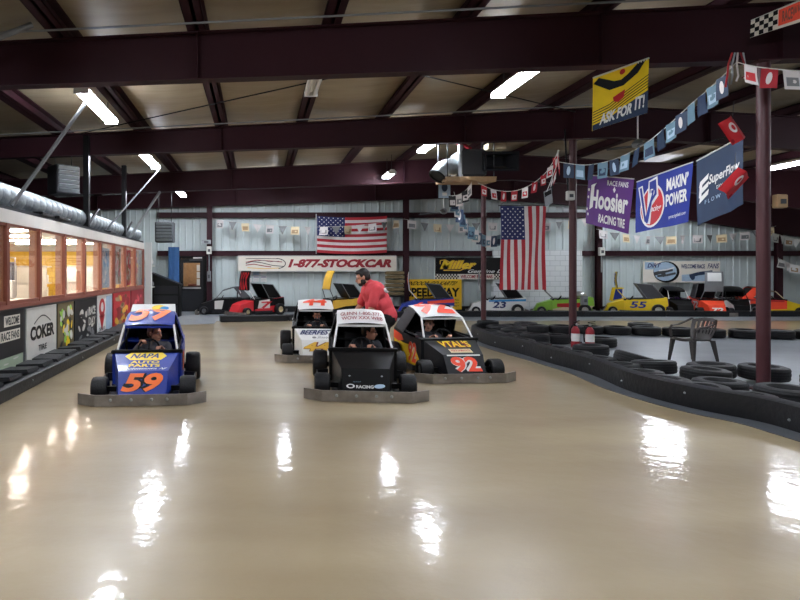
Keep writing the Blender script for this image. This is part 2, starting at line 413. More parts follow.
# back wall: ribbed sheet metal
def ribbed(b, x0, x1, z0, z1, y, pitch=.56, dirx=True, side=-1):
    pts = []; x = x0
    while x < x1 - 1e-6:
        for dx, dy in ((0, 0), (.03, .035), (.07, .035), (.10, 0), (.28, 0), (.295, .012), (.325, .012), (.34, 0)):
            if x + dx < x1: pts.append((x + dx, dy))
        x += pitch
    pts.append((x1, 0))
    def P(a, dy, z): return V3((a, y + side * dy, z)) if dirx else V3((y + side * dy, a, z))
    vs = [P(a, dy, z) for z in (z0, z1) for a, dy in pts] ; n = len(pts)
    b.raw(vs, [(i, i + 1, n + i + 1, n + i) for i in range(n - 1)])
b = MB('wallmetal')
DX0, DX1, DZ = -3.0, -2.1, 2.08
ribbed(b, XL, DX0 - .12, 0, 5.6, YB); ribbed(b, DX1 + .12, XR, 0, 5.6, YB); ribbed(b, DX0 - .12, DX1 + .12, DZ + .12, 5.6, YB)
b.box(XL, DX0 - .12, YB + .02, YB + .1, 0, 5.6).box(DX1 + .12, XR, YB + .02, YB + .1, 0, 5.6).box(DX0 - .12, DX1 + .12, YB + .02, YB + .1, DZ + .12, 5.6)
struct(b.build('wall_back'))
b = MB('whiteblock'); b.box(9.2, 12.65, 23.35, 23.6, 0, 2.42); struct(b.build('wall_back_block'))
b = MB('maroon')
for z in (2.29, 3.79):
    b.box(-3.9, 22, 23.47, 23.6, z - .1, z + .1).box(-3.9, 22, 23.44, 23.47, z - .1, z - .075).box(-3.9, 22, 23.44, 23.47, z + .075, z + .1)
struct(b.build('trim_1'))
b = MB('rubber'); b.box(-2.0, 22, 23.45, 23.6, 0, .22); struct(b.build('baseboard_back'))
b = MB('wallmetal2'); ribbed(b, YF, YB, 0, 5.6, XR, dirx=False); b.box(XR + .02, XR + .1, YF, YB, 0, 5.6); struct(b.build('wall_right'))
b = MB('insul_dark'); b.box(XL - .1, XL, YF, YB, 0, 5.6); struct(b.build('wall_left_outer'))
b = MB('wallmetal2'); b.box(XL, XR, YF - .1, YF, 0, 5.6); struct(b.build('wall_front'))
# door in the back wall
d1 = MB('black'); d1.box(DX0 - .12, DX0, 23.5, 23.75, 0, DZ + .12).box(DX1, DX1 + .12, 23.5, 23.75, 0, DZ + .12).box(DX0, DX1, 23.5, 23.75, DZ, DZ + .12)
door = struct(d1.build('door_1'))
l = MB('charcoal'); gx0, gx1, gz0, gz1 = DX0 + .1, DX1 - .14, 1.0, 1.92
l.box(DX0 + .005, gx0, 23.58, 23.63, .01, DZ - .005).box(gx1, DX1 - .005, 23.58, 23.63, .01, DZ - .005).box(gx0, gx1, 23.58, 23.63, .01, gz0).box(gx0, gx1, 23.58, 23.63, gz1, DZ - .005)
leaf = l.build('door_leaf', door)
p = MB('glass'); p.box(gx0, gx1, 23.6, 23.61, gz0, gz1); p.build('door_glass', leaf)
h = MB('alu'); h.box(DX0 + .08, DX1 - .1, 23.53, 23.56, .9, .97).box(DX0 + .1, DX0 + .14, 23.555, 23.585, .9, .97).box(DX1 - .16, DX1 - .12, 23.555, 23.585, .9, .97); h.build('push_bar', leaf)
c = MB('darkgrey'); c.box(DX0 + .35, DX1 - .05, 23.5, 23.58, 2.0, 2.06); c.build('door_closer', leaf)
n_ = MB('white'); n_.box(DX0 + .5, DX1 - .05, 23.495, 23.5, 2.09, 2.14); n_.build('door_label', door)
n_ = MB('offwhite')
for k in range(3): n_.box(gx1 - .13, gx1 - .01, 23.594, 23.598, 1.04 + .28 * k, 1.28 + .28 * k)
n_.build('notice', leaf)
# lobby behind the door glass
b = MB('tan'); b.box(-4, -1, 26.2, 26.3, 0, 2.6); b.use('plywood').box(-4, -1, 23.8, 26.2, -.1, 0).box(-4, -1, 23.8, 26.3, 2.6, 2.7).box(-4.1, -4, 23.8, 26.3, 0, 2.6).box(-1, -.9, 23.8, 26.3, 0, 2.6); struct(b.build('wall_lobby'))
b = MB('wood'); b.rbox((-2.45, 25.4, .53), (.9, .4, 1.05), bev=.02); tag(b.build('lobby_counter'), 'brown counter seen through the back door glass', 'counter')
t = thing('ceiling_light', 'warm lamp of the lobby behind the back door', 'light', (-2.5, 25, 2.58))
MB('white').box(-.3, .3, -.1, .1, -.02, .02).build('frame', t); MB('lamp_booth').box(-.28, .28, -.08, .08, -.05, -.02).build('diffuser', t)

# ------------------------------------------------------------------ booth with the row of windows (left)
BX = -3.55
b = MB('darkgrey'); b.box(BX - .15, BX, YF, 18.7, 0, 1.06); struct(b.build('wall_left'))
b = MB('board'); b.box(BX - .15, BX + .03, YF, 18.75, 2.28, 2.47); struct(b.build('trim_2'))
b = MB('wood'); b.box(BX - .15, BX + .04, YF, 18.75, 1.06, 1.12); struct(b.build('trim_3'))
b = MB('charcoal'); b.box(-8.6, BX, YF, 18.75, 2.47, 2.53); struct(b.build('ceiling_booth_top'))
b = MB('offwhite'); b.box(-8.6, BX - .16, YF, 18.6, 2.40, 2.46); struct(b.build('ceiling_booth'))
b = MB('yellowbrick'); b.box(-8.6, BX - .16, 18.45, 18.6, 0, 2.2); b.use('offwhite').box(-8.6, BX - .16, 18.44, 18.6, 2.2, 2.40); struct(b.build('wall_booth_end'))
b = MB('yellowbrick'); b.box(-8.6, -8.5, YF, 18.6, 0, 2.40); struct(b.build('wall_booth_side'))
post_y = [8.49 + 1.275 * k for k in range(-9, 9)]
for k, (a, c) in enumerate(zip(post_y[:-1], post_y[1:])):
    b = MB('wood'); last = k == len(post_y) - 2
    b.box(BX - .02, BX + .035, a - .045, a + .045, 1.12, 2.28)
    if last: b.box(BX - .02, BX + .035, c - .05, c + .05, 0, 2.28)
    b.box(BX - .02, BX + .02, a + .045, c - .045, 1.12, 1.17).box(BX - .02, BX + .02, a + .045, c - .045, 2.24, 2.28)
    b.use('lightwood').box(BX - .15, BX - .02, a - .03, a + .03, 1.12, 2.28)
    wn = struct(b.build('window_%d' % (k + 1)))
    MB('glass').box(BX - .012, BX - .006, a + .046, c - .046, 1.171, 2.239).build('pane', wn)
for k, (y, x0, x1) in enumerate([(9.2, -6.6, -4.4), (11.0, -6.4, -4.2), (12.8, -6.8, -4.6), (14.6, -6.4, -4.2), (16.4, -6.6, -4.4)]):
    t = thing('booth_light', '%s strip light from the camera on the white booth ceiling' % ORD[k], 'light', ((x0 + x1) / 2, y, 2.40), 0, 'strip lights in the booth')
    hw = (x1 - x0) / 2
    MB('white').box(-hw, hw, -.1, .1, -.04, 0).build('housing', t); MB('lamp_booth').box(-hw + .03, hw - .03, -.07, .07, -.07, -.04).build('diffuser', t)
# signs on the low wall, each a board of its own
def sign(y0, y1, z0, z1, field, name, label, draw, cat='sign', x=BX):
    t = thing(name, label, cat, (x + .02, (y0 + y1) / 2, z0)); w2 = (y1 - y0) / 2; h_ = z1 - z0
    MB(field).box(-.018, 0, -w2, w2, 0, h_).build('board', t)
    sf = plane((0, -w2, 0), (0, 2 * w2, 0), (0, 0, h_)); draw(sf, t)
    return t
def d1_(sf, t):
    g = MB('bannerwhite'); g.spoly(sf, [(.62, .66), (.92, .66), (.92, .9), (.62, .9)], .003).spoly(sf, [(.55, .34), (.92, .34), (.92, .58), (.55, .58)], .003); g.build('lettering_panel', t)
    g = MB('charcoal'); g.text('WELCOME', sf, .64, .9, .69, .87, .006, .03).text('RACE FANS', sf, .57, .9, .37, .55, .006, .03); g.build('lettering', t)
    g = MB('bannerwhite'); g.text('Racing', sf, .3, .52, .55, .8, .004, .03, .2); g.build('script', t)
sign(7.2, 9.08, .38, 1.03, 'charcoal', 'welcome_sign', 'dark sign reading WELCOME RACE FANS left of the white tyre banner', d1_)
def d2_(sf, t):
    g = MB('black'); g.text('COKER', sf, .1, .92, .4, .66, .004, .05); g.text('TIRE', sf, .36, .64, .18, .29, .004, .02)
    a = [(.22 + .56 * k / 14, .70 + .13 * math.sin(PI * k / 14)) for k in range(15)]; g.sline(sf, a, .022, .004, 1.6); g.build('lettering', t)
sign(9.2, 10.55, .15, 1.02, 'offwhite', 'tyre_banner', 'white banner with big black COKER lettering on the low left wall', d2_, 'banner')
def blobs(seed, cols, n, sc=.12):
    def f(sf, t):
        r = random.Random(seed)
        for c in cols:
            g = MB(c)
            for k in range(n):
                u, v = r.uniform(.14, .86), r.uniform(.12, .86); g.sell(sf, u, v, sc * r.uniform(.4, 1.1), sc * r.uniform(.3, .8), .002 + .0015 * cols.index(c) + .0001 * k, 12, r.uniform(0, 3))
            g.build('artwork', t)
    return f
sign(7.2, 9.05, .15, .37, 'signgreen', 'green_board', 'pale green board under the dark welcome sign at the left edge', blobs(2, ['offwhite'], 5, .08), 'board')
sign(10.65, 11.55, .15, 1.02, 'olive', 'cartoon_poster', 'yellow and black graffiti style poster right of the COKER banner', blobs(3, ['black', 'lime', 'yellow', 'black', 'offwhite'], 9), 'poster')
def d4_(sf, t):
    blobs(5, ['grey', 'offwhite', 'charcoal'], 8, .1)(sf, t)
    g = MB('offwhite'); g.text('RACE', sf, .6, .93, .6, .8, .006, .03).text('DAY', sf, .6, .93, .35, .55, .006, .03); g.build('lettering', t)
sign(11.62, 13.2, .15, 1.02, 'charcoal', 'race_poster', 'dark grey poster with pale figures on the low wall', d4_, 'poster')
def d5_(sf, t):
    g = MB('red'); g.sell(sf, .28, .68, .2, .24, .003).spoly(sf, [(.1, .5), (.28, .1), (.46, .5)], .003); g.build('emblem', t)
    g = MB('black'); g.text('SALE', sf, .1, .45, .12, .2, .005, .02); g.use('paleblue').spoly(sf, [(.55, .04), (.98, .04), (.98, .96), (.55, .96)], .003); g.build('panel', t)
    g = MB('white'); g.sell(sf, .28, .7, .09, .12, .006); g.build('emblem_centre', t)
sign(13.3, 14.6, .15, 1.05, 'white', 'heart_poster', 'white poster with a red emblem and pale blue strip', d5_, 'poster')
sign(14.75, 16.7, .15, 1.05, 'red', 'red_poster', 'red poster with tan artwork just left of the blue kart roof', blobs(8, ['tan', 'olive', 'gold', 'deepred'], 9, .14), 'poster')
sign(16.85, 18.6, .15, 1.05, 'deepred', 'crimson_board', 'plain crimson board at the far end of the low wall', blobs(9, ['red', 'pink'], 4, .14), 'board')
# posters hung inside the far windows
for k, (y0, y1, z0, z1, c, cols, lb) in enumerate([(13.95, 14.75, 1.2, 2.15, 'paleblue', ['skyblue', 'white'], 'pale blue poster hanging in the fifth booth window'), (15.15, 16.0, 1.25, 2.25, 'offwhite', ['black', 'pink', 'tan'], 'chequered pink and white poster in the sixth booth window'),
        (16.4, 17.25, 1.2, 2.2, 'pink', ['offwhite', 'tan', 'white'], 'pinkish paper poster in the seventh booth window'), (17.6, 18.4, 1.2, 2.2, 'tan', ['yellow', 'paleblue', 'pink'], 'tan and yellow poster in the last booth window')]):
    sign(y0, y1, z0, z1, c, 'window_poster', lb, blobs(20 + k, cols, 9, .13), 'poster', BX - .1)
# things inside the booth
t = thing('display_counter', 'grey display counter inside the booth below the windows', 'counter', (-5.0, 10.5, 0))
MB('grey').box(-.3, .3, -1.6, 1.6, 0, 1.0).build('body', t); MB('offwhite').box(-.35, .35, -1.65, 1.65, 1.0, 1.05).build('worktop', t)
for k, (x, y, h_, c, lb) in enumerate([(-5.05, 10.6, .34, 'wood', 'dark brown box on the booth counter'), (-5.0, 11.5, .24, 'galv', 'silver box on the booth counter'), (-5.0, 11.95, .36, 'offwhite', 'white carton at the far end of the booth counter')]):
    b = MB(c); b.rbox((0, 0, h_ / 2), (.32, .36, h_), .1 * k, bev=.02); o = b.build('box', loc=(x, y, 1.05)); tag(o, lb, 'box')
t = thing('coat_rack', 'bluish grey clothes rack at the left of the booth', 'rack', (-5.9, 13.4, 0))
b = MB('alu'); b.tube([(-.5, 0, 0), (-.5, 0, 1.9), (.5, 0, 1.9), (.5, 0, 0)], .02); b.build('frame', t)
for k in range(7): MB(['greycloth', 'paleblue', 'tealgrey'][k % 3]).rbox((-.42 + .14 * k, 0, 1.4), (.1, .45, .8), .1, bev=.03).build('garment', t)
def tallrack(x, y, lb, seed):
    t = thing('display_rack', lb, 'rack', (x, y, 0)); r = random.Random(seed)
    b = MB('offwhite'); b.box(-.45, .45, -.2, -.17, 0, 1.75)
    for z in (.3, .8, 1.25, 1.7): b.box(-.45, .45, -.2, .2, z, z + .03)
    b.build('shelving', t)
    for z in (.33, .83, 1.28):
        for k in range(4):
            hh = r.uniform(.18, .36); MB(r.choice(['yellow', 'red', 'white', 'tan', 'black', 'skyblue'])).box(-.4 + .21 * k, -.24 + .21 * k, -.1, .12, z, z + hh).build('stock', t)
tallrack(-6.2, 16.6, 'white shelf rack with goods before the yellow booth wall', 4)
tallrack(-5.0, 17.2, 'second white goods rack nearer the window corner of the booth', 6)
# ------------------------------------------------------------------ lamps
def lamp(x, y0, y1, z, label, lit=True):
    t = thing('fluorescent_light', label, 'light', (x, (y0 + y1) / 2, z), 0, 'fluorescent lamps under the roof' if lit else None)
    h = (y1 - y0) / 2
    b = MB('white'); b.loft([[V3((-.05, y, .1)), V3((.05, y, .1)), V3((.12, y, .03)), V3((-.12, y, .03))] for y in (-h, h)]); b.build('housing', t)
    for s in (-.065, .065):
        b = MB('lamp' if lit else 'offwhite'); b.tube([(s, -h + .02, 0), (s, h - .02, 0)], .038, 10); b.build('tube', t)
    for s in (-h + .01, h - .03):
        MB('white').box(-.12, .12, s, s + .02, -.045, .04).build('end_cap', t)
    for s in (-h * .7, h * .7):
        MB('darkgrey').tube([(0, s, .1), (0, s, zt(x) - z + .03)], .008, 6).build('hanger', t)
LL = [(9.4, 11.4, 'nearest lamp of the left row, above the booth windows'), (14.2, 16.4, 'second lamp of the left row above the booth'), (20.0, 21.6, 'small farthest lamp of the left row near the back wall'), (3.6, 5.6, 'unseen lamp added to the left row above the camera'), (-2, 0, 'unseen lamp added to the left row behind the camera')]  # last two are out of view, added to light the near floor
for a, c, l in LL: lamp(-2.76 if a < 19 else -2.65, a, c, 4.43 if a < 19 else 4.3, l)
RR = [(8.4, 10.1, 4.05, 4.55, 'long bright lamp right of the picture middle under the second roof bay'), (13.5, 14.95, 4.1, 4.58, 'lamp of the middle row left of the hanging heater'), (17.7, 18.6, 4.0, 4.5, 'small farthest lamp of the middle row'), (3.3, 5.3, 4.1, 4.55, 'unseen lamp added to the middle row above the camera'), (-2, 0, 4.1, 4.55, 'unseen lamp added to the middle row behind the camera'), (19.7, 21.6, .95, 4.68, 'lamp hidden behind the beam nearest the back wall, above the flat flag')]  # the two by the camera are unseen, added for the near floor
for a, c, x_, z_, l in RR: lamp(x_, a, c, z_, l)
for a, c, l in [(15.0, 17.0, 'lamp beyond the right steel column at the picture edge'), (20.0, 22.0, 'farthest lamp of the right row, behind the hanging banners'), (9.5, 11.5, 'unseen lamp added to the right row outside the picture'), (3.5, 5.5, 'unseen near lamp added to the right row, out of view')]: lamp(14.3, a, c, 4.45, l)  # last two are unseen, added to carry the lighting nearer
t = lamp(.95, 8.5, 10.6, 4.72, 'unlit pale strip fixture on the roof between the lamp rows', False)

# ------------------------------------------------------------------ poles, conduit and cables
def pole(name, p0, p1, r, m, label, cat='pole', n=8, group=None):
    p0 = V3(p0); b = MB(m); b.tube([(0, 0, 0), V3(p1) - p0], r, n); return tag(b.build(name, loc=p0), label, cat, group)
pole('brace_pole', (-3.62, 8.85, 2.56), (-2.68, 9.63, 4.4), .03, 'grey', 'grey slanting pole from the booth roof to the nearest left lamp')
pole('brace_pole', (-3.68, 14.4, 2.53), (-2.68, 16.4, 4.36), .022, 'darkgrey', 'thin dark slanting pole from the booth roof to the second left lamp')
pole('brace_pole', (-3.62, 17.0, 2.53), (-2.95, 18.2, 4.0), .04, 'galv', 'shiny slanting pole below the farthest left lamp')
pole('brace_pole', (-3.62, 7.2, 4.2), (-2.85, 7.6, 4.72), .04, 'grey', 'grey slanting pole at the top left corner')
for k, (y, dz, lb) in enumerate([(7.55, -.07, 'conduit running across in front of the nearest roof beam'), (12.75, -.06, 'conduit running across in front of the second roof beam')]):
    b = MB('grey'); b.tube([(x, y, zt(x) + dz) for x in (-9, -4, 0, 4, 7.5)], .014, 6); tag(b.build('conduit'), lb, 'conduit')
def cable(p0, p1, lb):
    pole('bracing_cable', p0, p1, .012, 'black', lb, 'cable', 6)
cable((-3.9, 13.2, 4.62), (4.2, 8.2, 4.95), 'thin bracing cable rising to the right below the roof of the second bay')
cable((.4, 8.2, 4.72), (7, 13.2, 5.1), 'thin bracing cable falling to the right below the roof of the second bay')

# ------------------------------------------------------------------ booth roof: duct, heaters, posts
b = MB('foil'); secs = []
r_ = random.Random(2)
y = 4.0
pts = []
while y < 19.2: pts += [y, y + .04, y + .26]; y += .3
for k, y in enumerate(pts):
    rr = .17 if k % 3 == 0 else .195
    secs.append([V3((-3.9 + rr * math.cos(a), y, 2.75 + rr * math.sin(a))) for a in [2 * PI * j / 16 for j in range(16)]])
b.loft(secs, True); tag(b.build('insulated_duct', sharp=50), 'silver foil wrapped duct along the booth roof above the windows', 'duct')
for k, (y, lb) in enumerate([(13.1, 'dark post standing on the booth roof beside the duct'), (16.8, 'farther dark post standing on the booth roof')]):
    t = thing('roof_post', lb, 'post', (-3.72, y, 2.53)); MB('black').box(-.06, .06, -.06, .06, 0, 2.02).build('post', t); MB('black').tube([(0, .02, .05), (.05, .8, .5)], .035, 6).build('brace', t)
for k, (x, y, l, m_) in enumerate([(-3.62, 10.2, .8, 'black'), (-3.6, 11.0, .9, 'black'), (-3.62, 14.8, .9, 'charcoal')]):
    b = MB(m_); b.rbox((0, 0, .02), (.18, l, .05), .08, bev=.01); tag(b.build('loose_plank', loc=(x, y, 2.53)), ['dark plank lying on the booth roof by the first window', 'dark plank lying on the booth roof by the second window', 'dark plank lying on the booth roof by the far windows'][k], 'plank')
def heater(loc, sz, rz, label):
    t = thing('unit_heater', label, 'heater', loc, rz); x, y, z = sz
    MB('darkgrey').rbox((0, y / 2, z / 2), (x, y, z), bev=.03).build('cabinet', t)
    n = 6
    for k in range(n):
        b = MB('galv'); b.rbox((0, -.03, z * (.12 + .76 * k / (n - 1))), (x * .84, .015, z * .12), 0, .6); b.build('louver', t)
    for sx in (-.35, .35): MB('black').tube([(sx * x, y / 2, z), (sx * x, y / 2, zt(loc[0]) - loc[2])], .012, 6).build('hanger', t)
heater((-4.65, 14.8, 3.5), (.62, .55, .72), .75, 'dark louvred heater hanging above the booth roof')
heater((-3.3, 21.3, 2.62), (.66, .5, .74), 0, 'grey louvred heater hanging left of the back door')
# far left corner
b = MB('wallmetal2'); b.box(-.09, .09, -.09, .09, 0, 2.5); tag(b.build('grey_post', loc=(-3.42, 18.95, 0)), 'pale grey post at the far end of the booth windows', 'post')
t = thing('storage_cabinet', 'black cabinet with a sloping top left of the back door', 'cabinet', (-3.2, 20.9, 0))
b = MB('black'); b.plate([(-.45, 0, 0), (.5, 0, 0), (.5, 0, 1.1), (-.45, 0, 1.5)], (0, .6, 0)); b.build('body', t)
for k in range(3): MB('charcoal').box(-.38, .43, -.02, 0, .12 + .34 * k, .4 + .34 * k).build('drawer', t)
b = MB('charcoal'); b.plate([(-.5, -.04, 1.5), (.55, -.04, 1.08), (.55, -.04, 1.13), (-.5, -.04, 1.55)], (0, .68, 0)); b.build('top', t)
t = thing('bundle_rack', 'pale rack with bundles at the far booth corner', 'shelf', (-3.75, 20.0, 0))
MB('offwhite').box(-.2, .3, -.25, .25, 1.05, 1.08).box(-.2, .3, -.25, .25, 1.75, 1.78).build('board', t)
for s in (-.2, .2): MB('grey').box(-.2, -.17, s - .015, s + .015, 0, 2.2).build('upright', t)
for k, (x, z, r, m_, lb) in enumerate([(-3.6, 1.78, .15, 'offwhite', 'white bundle on the upper shelf of the pale rack at the booth corner'), (-3.75, 1.08, .17, 'paleblue', 'pale blue bundle on the lower shelf of the pale rack at the booth corner'), (-3.52, 1.08, .1, 'grey', 'small grey bundle on the lower shelf of the pale rack')]):
    b = MB(m_); b.ell((0, 0, r * .8 + .002), (r, r * .9, r * .8)).ell((r * .3, -.05, r * 1.3), (r * .6, r * .6, r * .5)); tag(b.build('bundle', loc=(x, 19.95, z)), lb, 'bundle')
b = MB('bluepanel'); ribbed(b, -3.45, -3.02, 1.05, 2.53, 0, .2); b.box(-3.45, -3.02, .01, .03, 1.05, 2.53); tag(b.build('blue_panel', loc=(0, 23.3, 0)), 'blue ribbed panel on the wall between heater and back door', 'panel')

# ------------------------------------------------------------------ tyres and rubber barriers
def tyre_proto(R, wd, name='tyre'):
    b = MB('tyre'); h = wd / 2
    prof = [(R * .55, -h * .7), (R * .6, -h * .95), (R * .8, -h), (R * .95, -h * .85), (R, -h * .55), (R * .985, -h * .52), (R * .985, -h * .2), (R, -h * .17), (R, h * .17), (R * .985, h * .2), (R * .985, h * .52), (R, h * .55), (R * .95, h * .85), (R * .8, h), (R * .6, h * .95), (R * .55, h * .7), (R * .5, 0)]
    b.lathe(prof, Matrix.Identity(4), 28, True); return b
TY = tyre_proto(.30, .2).build('tyre', sharp=30); tyme = TY.data; bpy.data.objects.remove(TY)
def tyre(x, y, z, label, group=None, tilt=(0, 0), sc=1.0):
    o = bpy.data.objects.new('tyre', tyme); COL.objects.link(o); o.location = (x, y, z + .1 * sc); o.rotation_euler = (tilt[0], tilt[1], random.uniform(0, 3)); o.scale = (sc, sc, sc)
    return tag(o, label, 'tyre', group)
# row behind the belt of the near side, following the path at a fixed distance
def along(P, step, start, side):
    out = []; acc = -start
    for a, c in zip(P[:-1], P[1:]):
        A, C = V3((a[0], a[1], 0)), V3((c[0], c[1], 0)); d = C - A; L = d.length; d.normalize(); n = V3((d.y, -d.x, 0))
        while acc < L:
            if acc >= 0: out.append((A + d * acc + n * side, d))
            acc += step
        acc -= L
    return out
straight = [p for p in INS if p[1] > 3.3]
k = 0
for p, d in along([q for q in straight if q[0] < 5.5 and q[1] < 14.9], .635, .1, .40):
    tyre(p.x, p.y, .006, '%s black tyre from the camera in the row behind the near rubber belt' % ORD[k], 'tyres behind the near belt', (random.uniform(-.04, .04), random.uniform(-.05, .05))); k += 1
far = [q for q in INS if q[1] > 13 and (q[1] > 15.2 or q[0] > 5.6)]
k = 0
for p, d in along(far, .665, .75, .42):
    tyre(p.x, p.y, .006, '%s tyre from the left in the low row along the far edge of the infield' % ORD[k], 'tyres along the far edge of the infield', (random.uniform(-.03, .03), 0), 1.03 + .07 * random.random()); k += 1
EX = [(5.95, 7.72, .006, 0, 0, 'tyre lying in front of the right steel column foot'), (6.22, 8.32, .006, .05, 0, 'tyre left of the right steel column foot'), (5.98, 9.05, .006, 0, .1, 'tyre lying on the infield in the second row, left of the right column'), (6.62, 8.75, .006, 0, .03, 'round tyre just behind the right column, left side'), (7.22, 8.55, .006, .03, 0, 'tyre behind the right column, right side'),
      (6.15, 6.98, .006, .03, 0, 'tyre in the second row near the picture edge'), (7.45, 7.8, .006, 0, .04, 'tyre right of the right steel column'), (7.4, 7.1, .006, .03, 0, 'tyre at the right picture edge beside the column'), (6.13, 9.75, .006, .2, .18, 'tilted tyre leaning on the row before the chair'),
      (6.0, 12.95, .006, 0, .05, 'tyre left of the middle column before the infield'), (6.02, 13.62, .006, 0, 0, 'tyre left of the middle column, farther back'), (6.1, 14.25, .006, 0, .05, 'tyre in the inner corner of the infield'), (6.6, 13.25, .006, 0, 0, 'tyre leaning by the middle steel column, left'), (7.25, 12.65, .006, 0, 0, 'tyre right of the fire extinguishers'), (6.09, 10.95, .006, 0, .04, 'second row tyre before the fire extinguishers')]
for x, y, z, a, c, lb in EX: tyre(x, y, z + (.05 if a or c else 0) * 1.0, lb, None, (a, c))
for k, (x, y, lb) in enumerate([(7.35, 16.4, 'tyre lying beyond the far tyre row, left of the middle column'), (6.5, 16.9, 'tyre lying on the far lane beside the third steel column'), (10.35, 16.2, 'tyre lying out of line beyond the far row, behind the chair')]): tyre(x, y, .006, lb)
# belts
def belt(P, z0, z1, t, name, label, cat='barrier', rivets=1.1, bulge=.012, mt='belt'):
    root = thing(name, label, cat, (P[0][0], P[0][1], 0)); o0 = V3((P[0][0], P[0][1], 0)); secs = []
    for i, p in enumerate(P):
        a = P[max(i - 1, 0)]; c = P[min(i + 1, len(P) - 1)]; d = V3((c[0] - a[0], c[1] - a[1], 0)).normalized(); n = V3((-d.y, d.x, 0)); q = V3((p[0], p[1], 0)) - o0
        h = z1 - z0; bl = bulge
        sec = [(0, z0), (bl, z0 + h * .3), (bl * 1.2, z0 + h * .6), (bl, z0 + h * .95), (-.012, z1), (-t * 3, z1 + .012), (-t * 3, z1 - t), (-t, z1 - t * 1.2), (-t, z0)]
        secs.append([q + n * u + V3((0, 0, v)) for u, v in sec])
    b = MB(mt); b.loft(secs, True); b.build('rubber_strip', root, sharp=50)
    if rivets:
        for i, (p, d) in enumerate(along(P, rivets, .3, -bulge * 1.15 - .002)):
            g = MB('galv'); g.ell(p - o0 + V3((0, 0, (z0 + z1) * (.62 if i % 2 else .4))), (.014, .014, .014), n=8, h=6); g.build('bolt', root)
    return root
wav = [(x + .03 * math.sin(y * 2.3) * (1 if y < 14 else .3), y) for x, y in INS if y >= 3]
belt([p for p in wav if not (p[1] < 16 and p[0] > 6.2)], .008, .27, .03, 'rubber_belt_barrier', 'long wavy black rubber belt edging the right side of the track')
# left side
LP = [(-3.06, 2.0), (-3.06, 6), (-3.08, 9), (-3.1, 12), (-3.12, 15), (-3.14, 17.5)]
LP2 = smooth_path(LP, 4); LP2.reverse()
belt(LP2, .005, .17, .025, 'low_rubber_barrier', 'low black rubber barrier along the foot of the left wall', rivets=2.4, bulge=.006)
PADM = None
for k in range(22):
    y = 4.2 + .6 * k
    b = MB('rubber'); w2 = .2; b.loft([[V3((-w2, -.27 + i, .0)), V3((w2, -.2 + i, .0)), V3((w2 - .02, -.2 + i, .05)), V3((-w2 + .02, -.27 + i, .06))] for i in (0, .12, .3, .4)]); 
    o = b.build('rubber_pad', loc=(-3.32, y, .19)); o.rotation_euler = (random.uniform(-.04, .07), random.uniform(-.05, .03), random.uniform(-.06, .06))
    tag(o, '%s black rubber pad from the camera on top of the left barrier' % ORD[k], 'pad', 'rubber pads on the left barrier')
b = MB('black'); b.box(-3.53, -3.1, 1.8, 17.5, 0.0, .165); tag(b.build('barrier_fill'), 'black rubber filling between the left barrier and the wall', 'barrier')
# outer barrier of the far lane with the kart row behind
root = thing('outer_barrier', 'long straight black rubber barrier in front of the parked kart row', 'barrier', (-1.15, 18.7, 0))
OB = [(-1.15, 18.7), (1.0, 19.15), (3.2, 19.9), (5.6, 20.7), (8.5, 20.95), (11.4, 20.98), (14.3, 20.98), (17.2, 20.98), (21.8, 20.98)]
for (xa, ya), (xb, yb) in zip(OB[:-1], OB[1:]):
    L_ = math.hypot(xb - xa, yb - ya); an = math.atan2(yb - ya, xb - xa); c_ = ((xa + xb) / 2 + 1.15, (ya + yb) / 2 - 18.7)
    nx, ny = -math.sin(an), math.cos(an)
    MB('belt').rbox((c_[0], c_[1], .10), (L_ - .02, .06, .185), an, bev=.012).build('rubber_strip', root)
    MB('rubber').rbox((c_[0] + nx * .2, c_[1] + ny * .2, .18), (L_ - .04, .34, .03), an, bev=.012).build('top_mat', root)
    MB('black').rbox((c_[0] + nx * .2, c_[1] + ny * .2, .09), (L_ - .06, .32, .15), an).build('core', root)
# ------------------------------------------------------------------ fire extinguishers
def extinguisher(x, y, label, rz, hose):
    t = thing('fire_extinguisher', label, 'fire extinguisher', (x, y, .006), rz)
    b = MB('deepred'); b.lathe([(.075, 0), (.085, .01), (.085, .33), (.075, .38), (.045, .42), (.028, .44)], Matrix.Identity(4), 20); b.build('cylinder', t)
    b = MB('white'); b.lathe([(.0865, .13), (.087, .14), (.087, .28), (.0865, .29)], Matrix.Identity(4), 20); b.build('paper_label', t)
    b = MB('black'); b.lathe([(.03, .44), (.03, .47), (.02, .48), (.02, .5)], Matrix.Identity(4), 12).rbox((.03, 0, .51), (.14, .025, .012), 0, 0, .15).rbox((.03, 0, .54), (.14, .025, .012), 0, 0, -.2); b.build('valve', t)
    b = MB('black'); b.tube([(-.02, 0, .48), (-.09, 0, .46), (-.11, .02, .36), (-.105, .03, .2), (-.1, .02, .12)], .012, 8); b.build('hose', t)
    b = MB('alu'); b.lathe([(.025, 0), (.025, .02)], Matrix.Translation((0, -.03, .48)) @ Matrix.Rotation(PI / 2, 4, 'X'), 12); b.build('gauge', t)
extinguisher(6.66, 12.55, 'left fire extinguisher standing against the middle steel column', .3, 0)
extinguisher(6.88, 12.4, 'right fire extinguisher with a larger white label by the middle column', -.4, 1)
